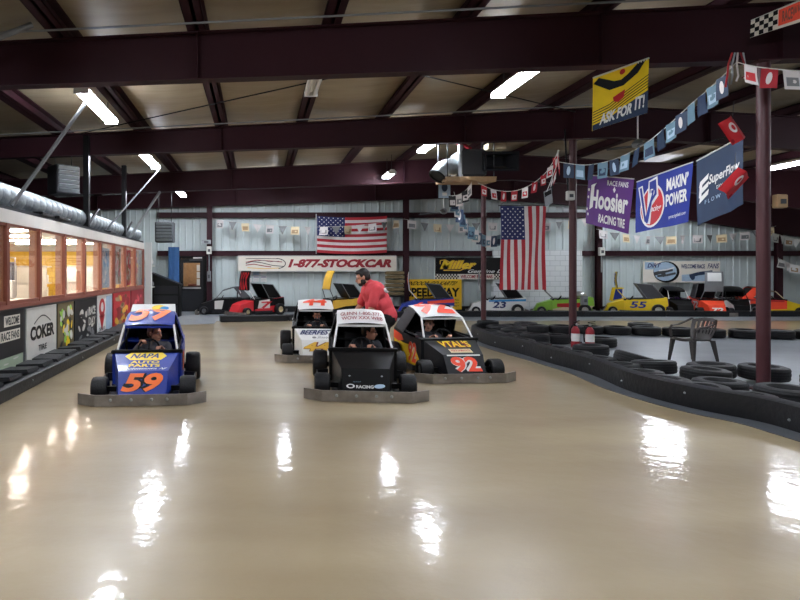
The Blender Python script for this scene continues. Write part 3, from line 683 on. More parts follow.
# ------------------------------------------------------------------ plastic chair
t = thing('plastic_chair', 'dark brown plastic armchair standing alone on the grey infield', 'chair', (7.62, 10.5, .006), -1.41)
t.scale = (.93, .93, .95)
b = MB('plastic'); vs = []
sf = lambda u, v: V3(((u - .5) * (.46 - .06 * v), -.22 + .44 * v, .43 - .02 * v + .03 * (2 * u - 1) ** 2 - (.015 if .2 < v < .9 else 0) + (-.03 if v < .06 else 0)))
sf.n = V3((0, 0, 1)); b.grid(sf, 8, 8).grid(sf, 8, 8, off=-.014); b.build('seat', t)
bk = lambda u, v: V3(((u - .5) * (.40 + .12 * math.sin(PI * min(1, v * 1.1) * .6)), .20 + .16 * v - .10 * (2 * u - 1) ** 2 * (.4 + .6 * v), .40 + .42 * v - .05 * (2 * u - 1) ** 2 * v))
bk.n = V3((0, -.95, .3))
b = MB('plastic')
def strip(u0, u1, v0, v1):
    b.grid(bk, 3, 6, None, u0, u1, v0, v1); b.grid(bk, 3, 6, None, u0, u1, v0, v1, off=-.014)
strip(0, 1, 0, .3); strip(0, 1, .86, 1.0); strip(0, .1, .28, .9); strip(.9, 1, .28, .9)
for k in range(5): strip(.17 + .145 * k, .17 + .145 * k + .07, .28, .88)
b.build('backrest', t)
for sx in (-1, 1):
    b = MB('plastic'); pts = [(sx * .25, .24, .78), (sx * .3, .15, .72), (sx * .31, 0, .665), (sx * .3, -.16, .65), (sx * .275, -.22, .6), (sx * .25, -.22, .43)]
    b.loft([[V3(p) + V3((-.03, 0, 0)), V3(p) + V3((.03, 0, 0)), V3(p) + V3((.03, .012, .018)), V3(p) + V3((-.03, .012, .018))] for p in pts]); b.build('armrest', t)
    for sy in (-1, 1):
        b = MB('plastic'); p0 = V3((sx * .225, sy * .2, .42)); p1 = V3((sx * .27, sy * .245 + (.03 if sy > 0 else 0), 0)); q = []
        for p, w_ in ((p0, .036), (p0.lerp(p1, .5), .028), (p1, .019)): q.append([p + V3((-w_ * .7, -w_, 0)), p + V3((w_ * .7, -w_, 0)), p + V3((w_ * .7, w_, 0)), p + V3((-w_ * .7, w_, 0))])
        b.loft(q); b.build('leg', t)
# ------------------------------------------------------------------ hanging duct heater
t = thing('hanging_duct_heater', 'hanging heater unit with silver elbow duct below the roof right of the middle', 'heater', (4.85, 13.75, 3.66))
b = MB('tan'); r_ = random.Random(3)
b.loft([[V3((x, -.36 + r_.uniform(-.05, .05), -.04 + r_.uniform(-.05, .02))), V3((x, .45, -.02)), V3((x, .45, .04)), V3((x, -.36, .05))] for x in (-.62, -.45, -.3, -.1, .1, .3, .5)]); b.build('shelf_board', t)
b = MB('darkgrey'); b.rbox((.02, .08, .38), (.62, .7, .62), bev=.05); cab = b.build('cabinet', t)
b = MB('charcoal'); o4 = lambda x0, x1, z0, z1, y: [V3((x0, y, z0)), V3((x1, y, z0)), V3((x1, y, z1)), V3((x0, y, z1))]
b.loft([o4(.22, .78, .3, .62, .0), o4(.2, .98, .16, .6, -.42), o4(.24, .94, .2, .55, -.42), o4(.28, .75, .32, .55, -.1)]); b.build('outlet_hood', t)
MB('cream').box(.42, .82, -.1, .2, .72, .86).build('vent_box', t)
b = MB('foil'); pts = [(-.24, 0, .3), (-.34, 0, .32), (-.46, 0, .33), (-.58, -.02, .27), (-.68, -.06, .17), (-.74, -.08, .09)]; b.tube(pts, [.17, .195, .19, .2, .195, .2], 14, cap=False); el_ = b.build('elbow_duct', t, sharp=60)
d_ = (V3(pts[-1]) - V3(pts[-2])).normalized(); M_ = Matrix.Translation(V3(pts[-1])) @ d_.to_track_quat('Z', 'Y').to_matrix().to_4x4()
MB('black').lathe([(.18, -.02), (.212, -.02), (.212, .02), (.18, .02), (.17, -.01), (.01, -.01)], M_, 18).build('duct_rim', el_)
b = MB('galv'); b.tube([(-.26, -.22, .0), (-.26, -.22, .78)], .055, 10); b.build('flue', t)
b = MB('deepred'); b.tube([(-.3, -.1, .86), (-.15, -.1, .82), (.0, -.1, .72), (.02, -.1, .64)], .045, 8); b.build('gas_pipe', t)
for sx, sy in ((-.58, -.3), (.46, -.3), (-.58, .4), (.46, .4)): MB('darkgrey').tube([(sx, sy, .02), (sx, sy, zt(4.85) - 3.64)], .012, 6).build('hanger', t)
# ------------------------------------------------------------------ ceiling fans
def fan(x, y, z, label, rz, R=1.0):
    t = thing('ceiling_fan', label, 'ceiling fan', (x, y, z), rz)
    MB('white').tube([(0, 0, .05), (0, 0, zt(x) - z + .05)], .016, 8).build('downrod', t)
    b = MB('galv'); b.lathe([(.04, -.09), (.1, -.06), (.12, 0), (.09, .06), (.04, .1)], Matrix.Identity(4), 18); b.build('motor', t)
    for k in range(3):
        a = 2 * PI * k / 3; M = Matrix.Rotation(a, 4, 'Z'); b = MB('darkgrey'); b.box(.1, R, -.06, .06, -.045, -.035, M @ Matrix.Rotation(.2, 4, 'X')); b.build('blade', t)
fan(8.25, 13.0, 4.35, 'ceiling fan hanging below the yellow banner', .3, .6); fan(6.1, 19.6, 3.55, 'farther ceiling fan before the back wall above the black beer banner', .15, .95)
# small boxes on columns and wall
def ebox(p, sz, label, m='offwhite', pipe=0):
    t = thing('electrical_box', label, 'electrical box', p); MB(m).rbox((0, 0, 0), sz, bev=.01).build('box', t)
    MB('darkgrey').box(-sz[0] * .25, sz[0] * .25, -sz[1] / 2 - .012, -sz[1] / 2 + .002, -sz[2] * .2, sz[2] * .15).build('cover', t)
    if pipe: MB('galv').tube([(0, 0, -sz[2] / 2), (0, 0, -pipe)], .025, 8).build('conduit', t)
ebox((-1.85, 23.16, 2.4), (.2, .14, .3), 'white box on the wall column right of the back door', pipe=.9); ebox((-1.95, 23.14, 2.72), (.34, .16, .16), 'double flood lamp box above the white box by the back door', 'galv')
ebox((13.3, 23.16, 2.35), (.2, .14, .32), 'white box on the wall column behind the yellow kart', pipe=.8); ebox((-1.85, 23.14, 1.4), (.14, .12, .4), 'grey switch box lower on the wall column by the back door', 'grey')
ebox((6.99, 8.02, 2.53), (.14, .1, .18), 'small tan box on the right steel column', 'tan'); ebox((7.25, 13.3, .95), (.12, .12, .2), 'small grey socket box low on the middle steel column', 'grey'); ebox((6.86, 13.14, 3.25), (.16, .1, .2), 'white box high on the middle steel column')
pole('black_hose', (6.82, 13.15, 3.3), (6.72, 13.1, 4.7), .018, 'black', 'black cable running up beside the middle steel column', 'cable')
# paper notices on the back wall
for k in range(6):
    x0 = -.62 + .29 * (k % 3); z0 = 1.18 + .26 * (k // 3)
    b = MB('white' if k != 4 else 'paleblue'); b.box(-.12, .12, -.004, 0, 0, .22); b.use('midblue').box(-.1, .1, -.006, -.004, .17, .195).use('grey').box(-.09, .09, -.006, -.004, .05, .055).box(-.09, .09, -.006, -.004, .09, .095)
    tag(b.build('paper_notice', loc=(x0 + .3, 23.58, z0)), '%s white paper notice of the %s row on the back wall above the red kart' % (ORD[k % 3], ['lower', 'upper'][k // 3]), 'notice', 'notices on the back wall')
# ------------------------------------------------------------------ karts (local: nose towards -Y)
HY, HZ = -.30, .57
def rot_open(p, a):
    """turn a roof point forward about the hinge at the cowl"""
    y, z = p[1] - HY, p[2] - HZ; return V3((p[0], HY + y * math.cos(a) - z * math.sin(a), HZ + y * math.sin(a) + z * math.cos(a)))
def wheel(t, x, y, r, w_, hubm='grey', main=True):
    s = 1 if x > 0 else -1
    M = Matrix.Translation((x, y, r)) @ Matrix.Rotation(PI / 2 * s, 4, 'Y'); h = w_ / 2
    b = MB('tyre'); b.lathe([(r * .52, -h * .7), (r * .6, -h * .96), (r * .8, -h), (r * .95, -h * .86), (r, -h * .5), (r, h * .5), (r * .95, h * .86), (r * .8, h), (r * .6, h * .96), (r * .52, h * .7)], M, 24, True)
    o = b.build('wheel', t, sharp=30)
    g = MB(hubm); g.lathe([(r * .54, -h * .5), (r * .54, h * .62), (r * .46, h * .66), (r * .40, h * .2), (r * .16, h * .15), (r * .15, h * .55), (r * .01, h * .55)], M, 20); g.build('rim', o, sharp=30)
    if main:
        g = MB('black')
        for k in range(4):
            a = PI / 4 + k * PI / 2; q = M @ V3((r * .28 * math.cos(a), r * .28 * math.sin(a), h * .24)); g.ell(q, (.02, .02, .02), n=8, h=6)
        g.build('wheel_nut', o)
def kart(label, loc, rz, sp, group=None):
    g = lambda k, d=None: sp.get(k, d)
    main = g('main', False)
    t = thing('race_kart', label, 'go-kart', loc, rz, group); t.scale = (g('sx', 1.0), 1, 1)
    body, nose, roof = g('body'), g('nose', g('body')), g('roof', g('body'))
    # chassis
    b = MB('black'); b.box(-.42, .42, -.9, 1.0, .06, .1).box(-.5, .5, -.75, -.69, .12, .18).box(-.52, .52, .65, .71, .17, .23)
    for s in (-1, 1): b.tube([(s * .3, -1.0, .09), (s * .36, -.5, .12), (s * .44, -.3, .12)], .02, 6)
    b.build('chassis', t)
    bm_ = g('bumper', 'steel')
    b = MB(bm_); b.rail([(-.76, -.9), (-.54, -1.05), (.54, -1.05), (.76, -.9)], .006, .138, .025); fb = b.build('front_bumper', t)
    if main:
        for x in (-.36, -.12, .12, .3):
            q = MB('galv'); q.ell((x, -1.066, .08), (.02, .012, .02), n=10, h=6); q.build('bolt', fb)
    b = MB(bm_); b.rail([(-.66, .9), (-.56, 1.03), (.56, 1.03), (.66, .9)], .1, .2, .025); b.build('rear_bumper', t)
    for s in (-1, 1):
        b = MB('charcoal'); b.rail([(s * .46, -.5), (s * .6, -.42), (s * .62, .32), (s * .46, .4)], .09, .17, .025); b.build('side_rail', t)
    for s in (-1, 1):
        wheel(t, s * .535, -.72, .15, .2, g('hub', 'grey'), main); wheel(t, s * .575, .68, .205, .22, g('hub', 'grey'), main)
    # tub
    side = [(-.34, .1), (-.34, .535), (.0, .545), (.45, .57), (.97, .63), (1.0, .36), (.93, .3), (.93, .14), (.9, .1)]
    for s in (-1, 1):
        b = MB(body); b.plate([(s * .42, y, z) for y, z in side], (s * .025, 0, 0)); sd = b.build('side_panel', t)
        sfs = plane((s * (.4465), -.34 if s > 0 else 1.0, .1), (0, 1.34 * (1 if s > 0 else -1), 0), (0, 0, .5)); sfs.n = V3((s, 0, 0))
        fl = (lambda u: u) if s > 0 else (lambda u: 1 - u)
        if g('low'):
            q = MB(g('low')); q.spoly(sfs, [(fl(u), v) for u, v in g('lowpoly', [(.0, .0), (.0, .22), (.35, .42), (.62, .46), (.98, .5), (.93, .3), (.9, .0)])], .001); q.build('side_colour', sd)
        if g('low2'):
            q = MB(g('low2')); q.spoly(sfs, [(fl(u), v) for u, v in g('low2poly', [(.05, .75), (.05, .86), (.98, .98), (.98, .82)])], .002); q.build('side_stripe', sd)
        if g('num'):
            u0, u1 = g('numpos', (.2, .56)); v0, v1 = g('numv', (.3, .78))
            if s < 0: u0, u1 = 1 - u1, 1 - u0
            if g('numout'): q = MB(g('numout')); q.text(g('num'), sfs, u0, u1, v0, v1, .004, .09, .12); q.build('number_outline', sd)
            q = MB(g('sidecol', g('numcol'))); q.text(g('num'), sfs, u0, u1, v0, v1, .007, .03, .12); q.build('number', sd)
    b = MB(body); b.plate([(-.42, -.36, .1), (.42, -.36, .1), (.42, -.36, .535), (-.42, -.36, .535)], (0, .02, 0)); b.build('front_wall', t)
    b = MB(g('rear', body)); b.plate([(-.42, .97, .32), (.42, .97, .32), (.42, .955, .63), (-.42, .955, .63)], (0, .02, 0)).plate([(-.42, .55, .575), (.42, .55, .575), (.42, .97, .63), (-.42, .97, .63)], (0, 0, .015)); b.build('rear_deck', t)
    b = MB('black'); b.rbox((0, -.33, .55), (.92, .07, .05), bev=.012); b.build('cowl_bar', t)
    # nose: front panel, hood, cheeks
    A, Bq, C = (.265, -1.0, .09), (.285, -.84, .38), (.40, -.33, .545)
    b = MB(nose); b.plate([(-A[0], A[1], A[2]), (A[0], A[1], A[2]), (Bq[0], Bq[1], Bq[2]), (-Bq[0], Bq[1], Bq[2])], (0, .02, -.005)); npn = b.build('nose_panel', t)
    hd_ = MB(g('hood', nose)); hd_.plate([(-Bq[0], Bq[1], Bq[2]), (Bq[0], Bq[1], Bq[2]), (C[0], C[1], C[2]), (-C[0], C[1], C[2])], (0, 0, -.02)); hood = hd_.build('hood', t)
    for s in (-1, 1):
        b = MB(g('cheek', nose)); b.plate([(s * A[0], A[1], A[2]), (s * Bq[0], Bq[1], Bq[2]), (s * C[0], C[1], C[2]), (s * C[0], C[1], .12), (s * .3, -.86, .09)], (s * .015, 0, 0)); b.build('nose_side', t)
    nf = plane((-.26, A[1] - .003, A[2]), (.52, 0, 0), (0, Bq[1] - A[1], Bq[2] - A[2])); nf.n = V3((0, -.87, .49))
    hf = plane((-.3, Bq[1], Bq[2] + .003), (.6, 0, 0), (0, C[1] - Bq[1], C[2] - Bq[2])); hf.n = V3((0, -.18, .98))
    if g('num') and g('nosenum', True):
        u0, u1, v0, v1 = g('npos', (.1, .9, .12, .72)); sh = g('nshear', .12)
        if g('numout'): q = MB(g('numout')); q.text(g('num'), nf, u0, u1, v0, v1, .004, .1, sh); q.build('number_outline', npn)
        q = MB(g('numcol')); q.text(g('num'), nf, u0, u1, v0, v1, .008, .035, sh); q.build('number', npn)
    # front windscreen posts and roof, as one lid that hinges at the cowl
    a = g('open', 0.0); T = (lambda p: rot_open(p, a)) if a else (lambda p: V3(p))
    pm = g('post', 'white')
    for s in (-1, 1):
        b = MB(pm); b.tube([T((s * .385, HY, HZ)), T((s * .33, -.04, .87))], .015, 8); b.build('windscreen_post', t)
    prof = [(-.06, .86), (.0, .885), (.3, .98), (.48, 1.005), (.64, 1.01)]
    def rsf(u, v):
        i = min(int(v * 4), 3); f_ = v * 4 - i; y = prof[i][0] * (1 - f_) + prof[i + 1][0] * f_; z = prof[i][1] * (1 - f_) + prof[i + 1][1] * f_
        return T(((u - .5) * (.69 - .05 * v), y, z + .025 * (1 - (2 * u - 1) ** 2)))
    n0 = T((0, -.4, .9)) - T((0, 0, 0)); rsf.n = n0.normalized()
    b = MB(g('visor', roof)); b.grid(rsf, 8, 2, None, 0, 1, 0, .24); b.use(roof).grid(rsf, 8, 8, None, 0, 1, .24, 1); b.use(g('under', 'black')); b.grid(rsf, 8, 8, off=-.022)
    b.use(g('visor', roof))
    e = [T((-.345, -.06, .86)), T((.345, -.06, .86)), T((.345, -.055, .83)), T((-.345, -.055, .83))]; b.raw(e, [(0, 1, 2, 3)])
    rf = b.build('roof', t)
    if g('rnum', g('num')) and g('roofnum', True):
        u0, u1, v0, v1 = g('rpos', (.14, .86, .35, .9))
        if g('rout'): q = MB(g('rout')); q.text(g('rnum', g('num')), rsf, u0, u1, v0, v1, .008, .1, .1); q.build('roof_number_outline', rf)
        q = MB(g('rcol', g('numcol'))); q.text(g('rnum', g('num')), rsf, u0, u1, v0, v1, .014, .035, .1); q.build('roof_number', rf)
    if not a:
        for s in (-1, 1):
            sail = [(.16, .94), (.4, .98), (.62, .99), (.98, .63), (.5, .575)] if g('bigsail') else [(.36, .975), (.62, .99), (.98, .63), (.66, .6)]
            b = MB(g('sail', body)); b.plate([(s * (.322 + .105 * (1.0 - z) / .42), y, z) for y, z in sail], (s * .012, 0, 0)); b.build('sail_panel', t)
        b = MB('black'); b.plate([(-.31, .63, .97), (.31, .63, .97), (.4, .8, .62), (-.4, .8, .62)], (0, .01, 0)); b.build('shade_panel', t)  # black sheet added behind the seat to keep the cockpit dark
    else:
        if g('cover', True):
            b = MB(g('covercol', 'charcoal')); b.plate([(-.35, .36, .6), (-.35, .9, .63), (-.35, .52, 1.1), (-.35, .02, 1.14)], (.7, 0, 0)); cv = b.build('engine_cover', t)
            for sx in (-.36, .36): MB('grey').tube([(sx, .36, .6), (sx, .9, .63), (sx, .52, 1.1), (sx, .02, 1.14)], .018, 6, closed=True).build('cover_frame', cv)
    b = MB('black')
    hoop = [(-.37, .5, .12), (-.37, .5, .6), (-.29, .5, .94), (.29, .5, .94), (.37, .5, .6), (.37, .5, .12)]
    if not a: b.tube(hoop, .018, 8)
    for s in (-1, 1):
        b.tube([(s * .4, -.3, .57), (s * .4, .5, .6), (s * .4, .95, .63)], .016, 6)
        if not a: b.tube([(s * .31, .5, .92), (s * .4, .95, .62)], .016, 6)
    b.build('roll_cage', t)
    b = MB('black'); b.rbox((0, .3, .16), (.44, .44, .06), bev=.02).rbox((0, .60, .42), (.44, .06, .56), 0, -.25, bev=.02); b.build('seat', t)
    sw = thing  # steering wheel
    M = Matrix.Translation((g('swx', 0), -.1, .56)) @ Matrix.Rotation(1.0, 4, 'X')
    b = MB('black'); b.tube([M @ V3((.14 * math.cos(2 * PI * k / 20), .14 * math.sin(2 * PI * k / 20), 0)) for k in range(20)], .014, 8, closed=True)
    for k in range(3): an = PI / 2 + k * 2 * PI / 3; b.tube([M @ V3((0, 0, -.02)), M @ V3((.14 * math.cos(an), .14 * math.sin(an), 0))], .009, 6)
    b.tube([M @ V3((0, 0, 0)), (0, -.34, .45)], .014, 6); b.build('steering_wheel', t)
    for fn in g('extra', []): fn(t, nf, hf, rsf, npn, hood, rf)
    return t

def x59(t, nf, hf, rsf, npn, hood, rf):
    q = MB('yellow'); q.spoly(hf, [(.06, .75), (.18, .96), (.82, .96), (.94, .75), (.82, .54), (.18, .54)], .003); q.build('logo_plate', hood)
    q = MB('navy'); q.text('NAPA', hf, .2, .8, .62, .88, .007, .03, .1); q.build('logo_lettering', hood)
    q = MB('yellow'); q.text('AUTO', hf, .2, .8, .36, .5, .004, .03).text('PARTS', hf, .18, .82, .18, .33, .004, .03); q.build('lettering', hood)
    q = MB('white'); q.text('Hackettstown, NJ', hf, .06, .94, .03, .13, .006, .01, .1); q.build('place_lettering', hood)
    # white raised spoiler behind the roof
    sp = plane((-.33, .56, .985), (.66, 0, 0), (0, .18, .13)); sp.n = V3((0, -.7, .7))
    b = MB('white'); b.plate([(-.33, .56, .98), (.33, .56, .98), (.31, .74, 1.11), (-.31, .74, 1.11)], (0, .012, -.012)); s = b.build('roof_spoiler', t)
    q = MB('yellow'); q.sell(sp, .62, .55, .16, .3, .004).use('skyblue').sell(sp, .74, .5, .1, .18, .007); q.build('spoiler_mark', s)
kart('blue kart number 59 at the left with orange numbers and NAPA hood', (-1.46, 8.15, 0), math.radians(5), dict(main=True, body='blue', numcol='orange', numout='black', num='59', rout=None, rpos=(.1, .9, .26, .94), post='white', rnum='59', extra=[x59], npos=(.08, .94, .2, .92), nshear=.2))
def xblk(t, nf, hf, rsf, npn, hood, rf):
    q = MB('deepred'); q.text('GLENN 1-800-377-', rsf, .08, .94, .40, .5, .012, .012).text('WOW XXX WEB', rsf, .1, .94, .27, .37, .012, .012); q.build('roof_lettering', rf)
    q = MB('white'); q.sell(nf, .14, .3, .1, .085, .006).text('RACING', nf, .27, .68, .22, .34, .006, .03).use('paleblue').sell(nf, .82, .31, .13, .08, .006, rot=.2); q.build('sponsor_marks', npn)
    q = MB('black'); q.sell(nf, .14, .3, .06, .05, .009); q.build('sponsor_mark_centre', npn)
    q = MB('tealgrey'); q.text('speed', nf, .2, .38, .44, .5, .006, .01); q.build('small_lettering', npn)
    q = MB('galv')
    for u in (.12, .88): q.sell(nf, u, .7, .025, .03, .006)
    q.build('fastener', npn)
kart('black kart in the middle front with white lettered roof and white posts', (1.45, 8.34, 0), math.radians(-6.5), dict(main=True, body='black', roof='white', num=None, post='white', extra=[xblk]))
def x24(t, nf, hf, rsf, npn, hood, rf):
    q = MB('navy'); q.text('BEERFEST', hf, .02, .98, .4, .8, .004, .03, .1); q.build('hood_lettering', hood)
    q = MB('grey'); q.text('Smith', hf, .5, .9, .08, .26, .006, .005, .2); q.sell(hf, .4, .16, .06, .08, .006); q.build('small_lettering', hood)
kart('white kart number 44 behind the black kart with orange roof mark', (1.12, 11.45, 0), math.radians(-3), dict(main=True, body='black', nose='white', cheek='offwhite', roof='white', num='44', numcol='gold', numout='wood', post='charcoal', rnum='44', rcol='redorange', rpos=(.16, .84, .3, .75), npos=(.03, .9, .34, .88), extra=[x24]))
def x92(t, nf, hf, rsf, npn, hood, rf):
    q = MB('deepred'); q.text("VTAL'S", hf, .12, .9, .44, .86, .004, .09, .0); q.use('yellow').text("VTAL'S", hf, .12, .9, .44, .86, .008, .03, .0); q.build('hood_lettering', hood)
    q = MB('cream'); q.spoly(hf, [(.24, .1), (.8, .1), (.8, .34), (.24, .34)], .004); q.build('name_plate', hood)
    q = MB('red'); q.text('PERFORMANCE', hf, .28, .76, .16, .28, .008, .01); q.build('name_plate_lettering', hood)
    q = MB('white'); q.spoly(nf, [(.02, .94), (.98, .94), (.98, 1.0), (.02, 1.0)], .006); q.build('edge_stripe', npn)
k92 = dict(main=True, body='charcoal', nose='charcoal', roof='white', visor='white', num='92', numcol='redorange', numout='white', sail='darkgrey', bigsail=True, low='yellow', low2='redorange', low2poly=[(.6, .7), (.66, .86), (.98, .98), (.98, .7), (.8, .62)], lowpoly=[(0, 0), (0, .12), (.16, .5), (.3, .62), (.62, .62), (.98, .72), (.93, .3), (.9, .0)], rcol='redorange', rpos=(.06, .94, .26, .96), post='white', numpos=(.14, .42), numv=(.08, .74), npos=(.12, .9, .2, .9), nshear=-.15, extra=[x92])
kart('black and yellow kart number 92 at the right with red orange numbers', (2.93, 9.58, 0), math.radians(5), k92)

# ------------------------------------------------------------------ parked karts along the back wall
GY = 22.3
def KP(px, d=22.3, f=.8): x = (px - 257) * d / 600; return (x, d, 0), -PI / 2 - f * math.atan2(x, d)
pk = 'karts parked along the back wall'
kart('black kart parked at the left end of the row, beside the back door', *KP(224, 22.5), dict(body='black', nose='charcoal', roof='darkgrey', sail='darkgrey', num=None, post='grey', low='offwhite', lowpoly=[(.0, .2), (.0, .8), (.25, .85), (.2, .2)]), pk)
kart('red and black parked kart with its black lid with red scribbles raised', (-.05, 22.1, 0), math.radians(-56), dict(body='black', nose='red', roof='black', num='7', numcol='red', rnum='XKX', rcol='red', rpos=(.1, .9, .1, .9), low='red', low2='offwhite', low2poly=[(.1, .3), (.15, .85), (.5, .95), (.5, .3)], open=math.radians(72), under='black', cover=True, covercol='black', rear='red', hub='cream'), pk)
def xlid(c, txt=None):
    def f(t, nf, hf, rsf, npn, hood, rf):
        q = MB(c); q.grid(rsf, 6, 6, None, .08, .92, .12, .92, off=-.03); q.build('lid_lining', rf)
    return f
kart('yellow and black parked kart behind the man, lid raised showing yellow', (2.97, 22.3, 0), math.radians(-72), dict(body='gold', nose='charcoal', roof='gold', low='black', num=None, open=math.radians(62), covercol='black', sail='black', post='darkgrey', under='black', extra=[xlid('olive')]), pk)
kart('blue and white parked kart with red number before the yellow speedway sign', *KP(425), dict(body='midblue', nose='blue', roof='white', low='white', low2='redorange', low2poly=[(.3, .62), (.3, .8), (1, .98), (1, .72)], num='6', numcol='redorange', open=math.radians(80), hub='offwhite', numpos=(.0, .22), numv=(.3, .75)), pk)
kart('white parked kart number 23 with a light blue stripe, behind the far steel column', *KP(496), dict(body='white', nose='white', roof='white', low2='skyblue', num='23', numcol='navy', open=math.radians(80), post='galv', hub='offwhite', numpos=(.16, .48), covercol='black'), pk)
kart('lime green and white parked kart with red lettering by the middle column', *KP(562), dict(body='lime', nose='lime', roof='charcoal', low='cream', num=None, low2='red', low2poly=[(.1, .36), (.1, .62), (.66, .7), (.66, .36)], open=math.radians(84), post='grey', covercol='charcoal', hub='offwhite', cover=False,
     extra=[lambda t, *a: MB('alu').ell((0, .55, .72), (.2, .25, .14)).build('helmet_shaped_cover', t)]), pk)
def x55(t, nf, hf, rsf, npn, hood, rf):
    b = MB('yellow'); b.plate([(.28, -.78, .47), (.28, -.36, .56), (.28, -.34, .98), (.28, -.68, .98)], (.015, 0, 0)); c = b.build('raised_hood', t); b = MB('yellow'); b.plate([(-.28, -.78, .47), (-.28, -.36, .56), (-.28, -.34, .98), (-.28, -.68, .98)], (-.015, 0, 0)); b.build('raised_hood', t)
    MB('midblue').plate([(.297, -.70, .52), (.297, -.42, .58), (.297, -.4, .93), (.297, -.62, .93)], (.004, 0, 0)).build('blue_patch', c)
    MB('white').plate([(.297, -.41, .6), (.297, -.36, .6), (.297, -.34, .95), (.297, -.39, .95)], (.004, 0, 0)).build('white_patch', c)
kart('yellow parked kart with blue number 55 and all its lids raised', *KP(634), dict(body='yellow', nose='yellow', roof='yellow', num='55', numcol='midblue', open=math.radians(80), post='yellow', hub='offwhite', numpos=(.14, .5), covercol='darkgrey', extra=[x55]), pk)
kart('purple and black parked kart with white posts next to the yellow 55, lid closed', (15.5, 22.2, 0), math.radians(-16), dict(body='purple', nose='black', roof='black', sail='black', num=None, post='white', low='black', bumper='grey', sx=.84), pk)
def x72(t, nf, hf, rsf, npn, hood, rf):
    q = MB('white'); q.grid(rsf, 6, 6, None, .12, .88, .5, .94, off=.012); q.build('lid_panel', rf)
kart('orange parked kart number 72 with a raised lid carrying a white panel', (16.58, 22.05, 0), math.radians(-20), dict(body='redorange', nose='redorange', roof='grey', roofnum=False, num='72', numcol='white', open=math.radians(80), under='grey', post='grey', cheek='redorange', numpos=(.1, .5), sx=.84, extra=[x72]), pk)
kart('white tailed black parked kart right of the orange 72', (17.66, 22.2, 0), math.radians(-24), dict(body='white', nose='black', roof='black', sail='black', num=None, bigsail=True, post='black', rear='white', cheek='white', sx=.84), pk)
kart('red and yellow kart parked farthest right, cut by the right steel column', (18.95, 22.2, 0), math.radians(72), dict(body='redorange', nose='yellow', roof='tan', sail='redorange', num=None, post='cream', low='yellow', low2='red', lowpoly=[(0, 0), (0, .25), (.9, .1), (.9, 0)]), pk)

# ------------------------------------------------------------------ people
def remesh(parts, name, m, parent, voxel, sm=4):
    b = MB(m)
    for p in parts:
        if p[0] == 'c':
            _, a, c, r0, r1 = p; a, c = V3(a), V3(c); b.tube([a, c], [r0, r1], 16); b.ell(a, (r0, r0, r0), n=16, h=10); b.ell(c, (r1, r1, r1), n=16, h=10)
        else: b.ell(p[1], p[2], p[3] if len(p) > 3 else None, n=20, h=14)
    o = b.build(name)
    md = o.modifiers.new('r', 'REMESH'); md.mode = 'VOXEL'; md.voxel_size = voxel
    m2 = o.modifiers.new('s', 'SMOOTH'); m2.factor = .5; m2.iterations = sm
    dg = bpy.context.evaluated_depsgraph_get(); me = bpy.data.meshes.new_from_object(o.evaluated_get(dg)); me.name = name
    me.polygons.foreach_set('use_smooth', [True] * len(me.polygons))
    me.materials.clear(); me.materials.append(MAT[m])
    bpy.data.objects.remove(o); n = bpy.data.objects.new(name, me); COL.objects.link(n)
    if parent: n.parent = parent
    return n
def Rot(yaw, pitch=0.0, roll=0.0):
    return Matrix.Rotation(yaw, 3, 'Z') @ Matrix.Rotation(pitch, 3, 'X') @ Matrix.Rotation(roll, 3, 'Y')
def head_parts(c, R, s):
    """face looks along local -Y"""
    q = lambda x, y, z: V3(c) + R @ (V3((x, y, z)) * s)
    return [('e', q(0, .015, .03), (.074 * s, .094 * s, .095 * s), R), ('e', q(0, -.02, -.045), (.058 * s, .068 * s, .07 * s), R), ('e', q(0, -.06, -.085), (.03 * s, .03 * s, .025 * s), R),
            ('c', q(0, -.085, .012), q(0, -.108, -.025), .011 * s, .017 * s), ('e', q(.076, .012, -.005), (.012 * s, .02 * s, .032 * s), R), ('e', q(-.076, .012, -.005), (.012 * s, .02 * s, .032 * s), R),
            ('e', q(.03, -.075, .028), (.028 * s, .018 * s, .012 * s), R), ('e', q(-.03, -.075, .028), (.028 * s, .018 * s, .012 * s), R), ('e', q(0, -.088, -.058), (.026 * s, .012 * s, .012 * s), R)]
def face_bits(c, R, s, body, glasses=False, beard=None):
    q = lambda x, y, z: V3(c) + R @ (V3((x, y, z)) * s)
    for k in (-1, 1):
        b = MB('flagwhite'); b.ell(q(k * .031, -.082, .008), (.013 * s, .008 * s, .009 * s), R, 10, 8); e = b.build('eye', body)
        b = MB('black'); b.ell(q(k * .031, -.0895, .008), (.006 * s, .003 * s, .006 * s), R, 8, 6); b.build('pupil', e)
    b = MB('lips'); b.ell(q(0, -.099, -.058), (.024 * s, .006 * s, .007 * s), R, 12, 8); b.build('mouth', body)
    b = MB('hair')
    for k in (-1, 1): b.ell(q(k * .032, -.091, .032), (.02 * s, .006 * s, .005 * s), R, 8, 6)
    b.build('eyebrows', body)
    if glasses:
        b = MB('black')
        for k in (-1, 1):
            b.tube([q(k * .033 + .024 * math.cos(2 * PI * j / 12), -.104, .006 + .018 * math.sin(2 * PI * j / 12)) for j in range(12)], .0035 * s, 6, closed=True); b.tube([q(k * .057, -.1, .01), q(k * .08, .01, .01)], .003 * s, 6)
        b.tube([q(-.01, -.106, .008), q(.01, -.106, .008)], .003 * s, 6); b.build('glasses', body)
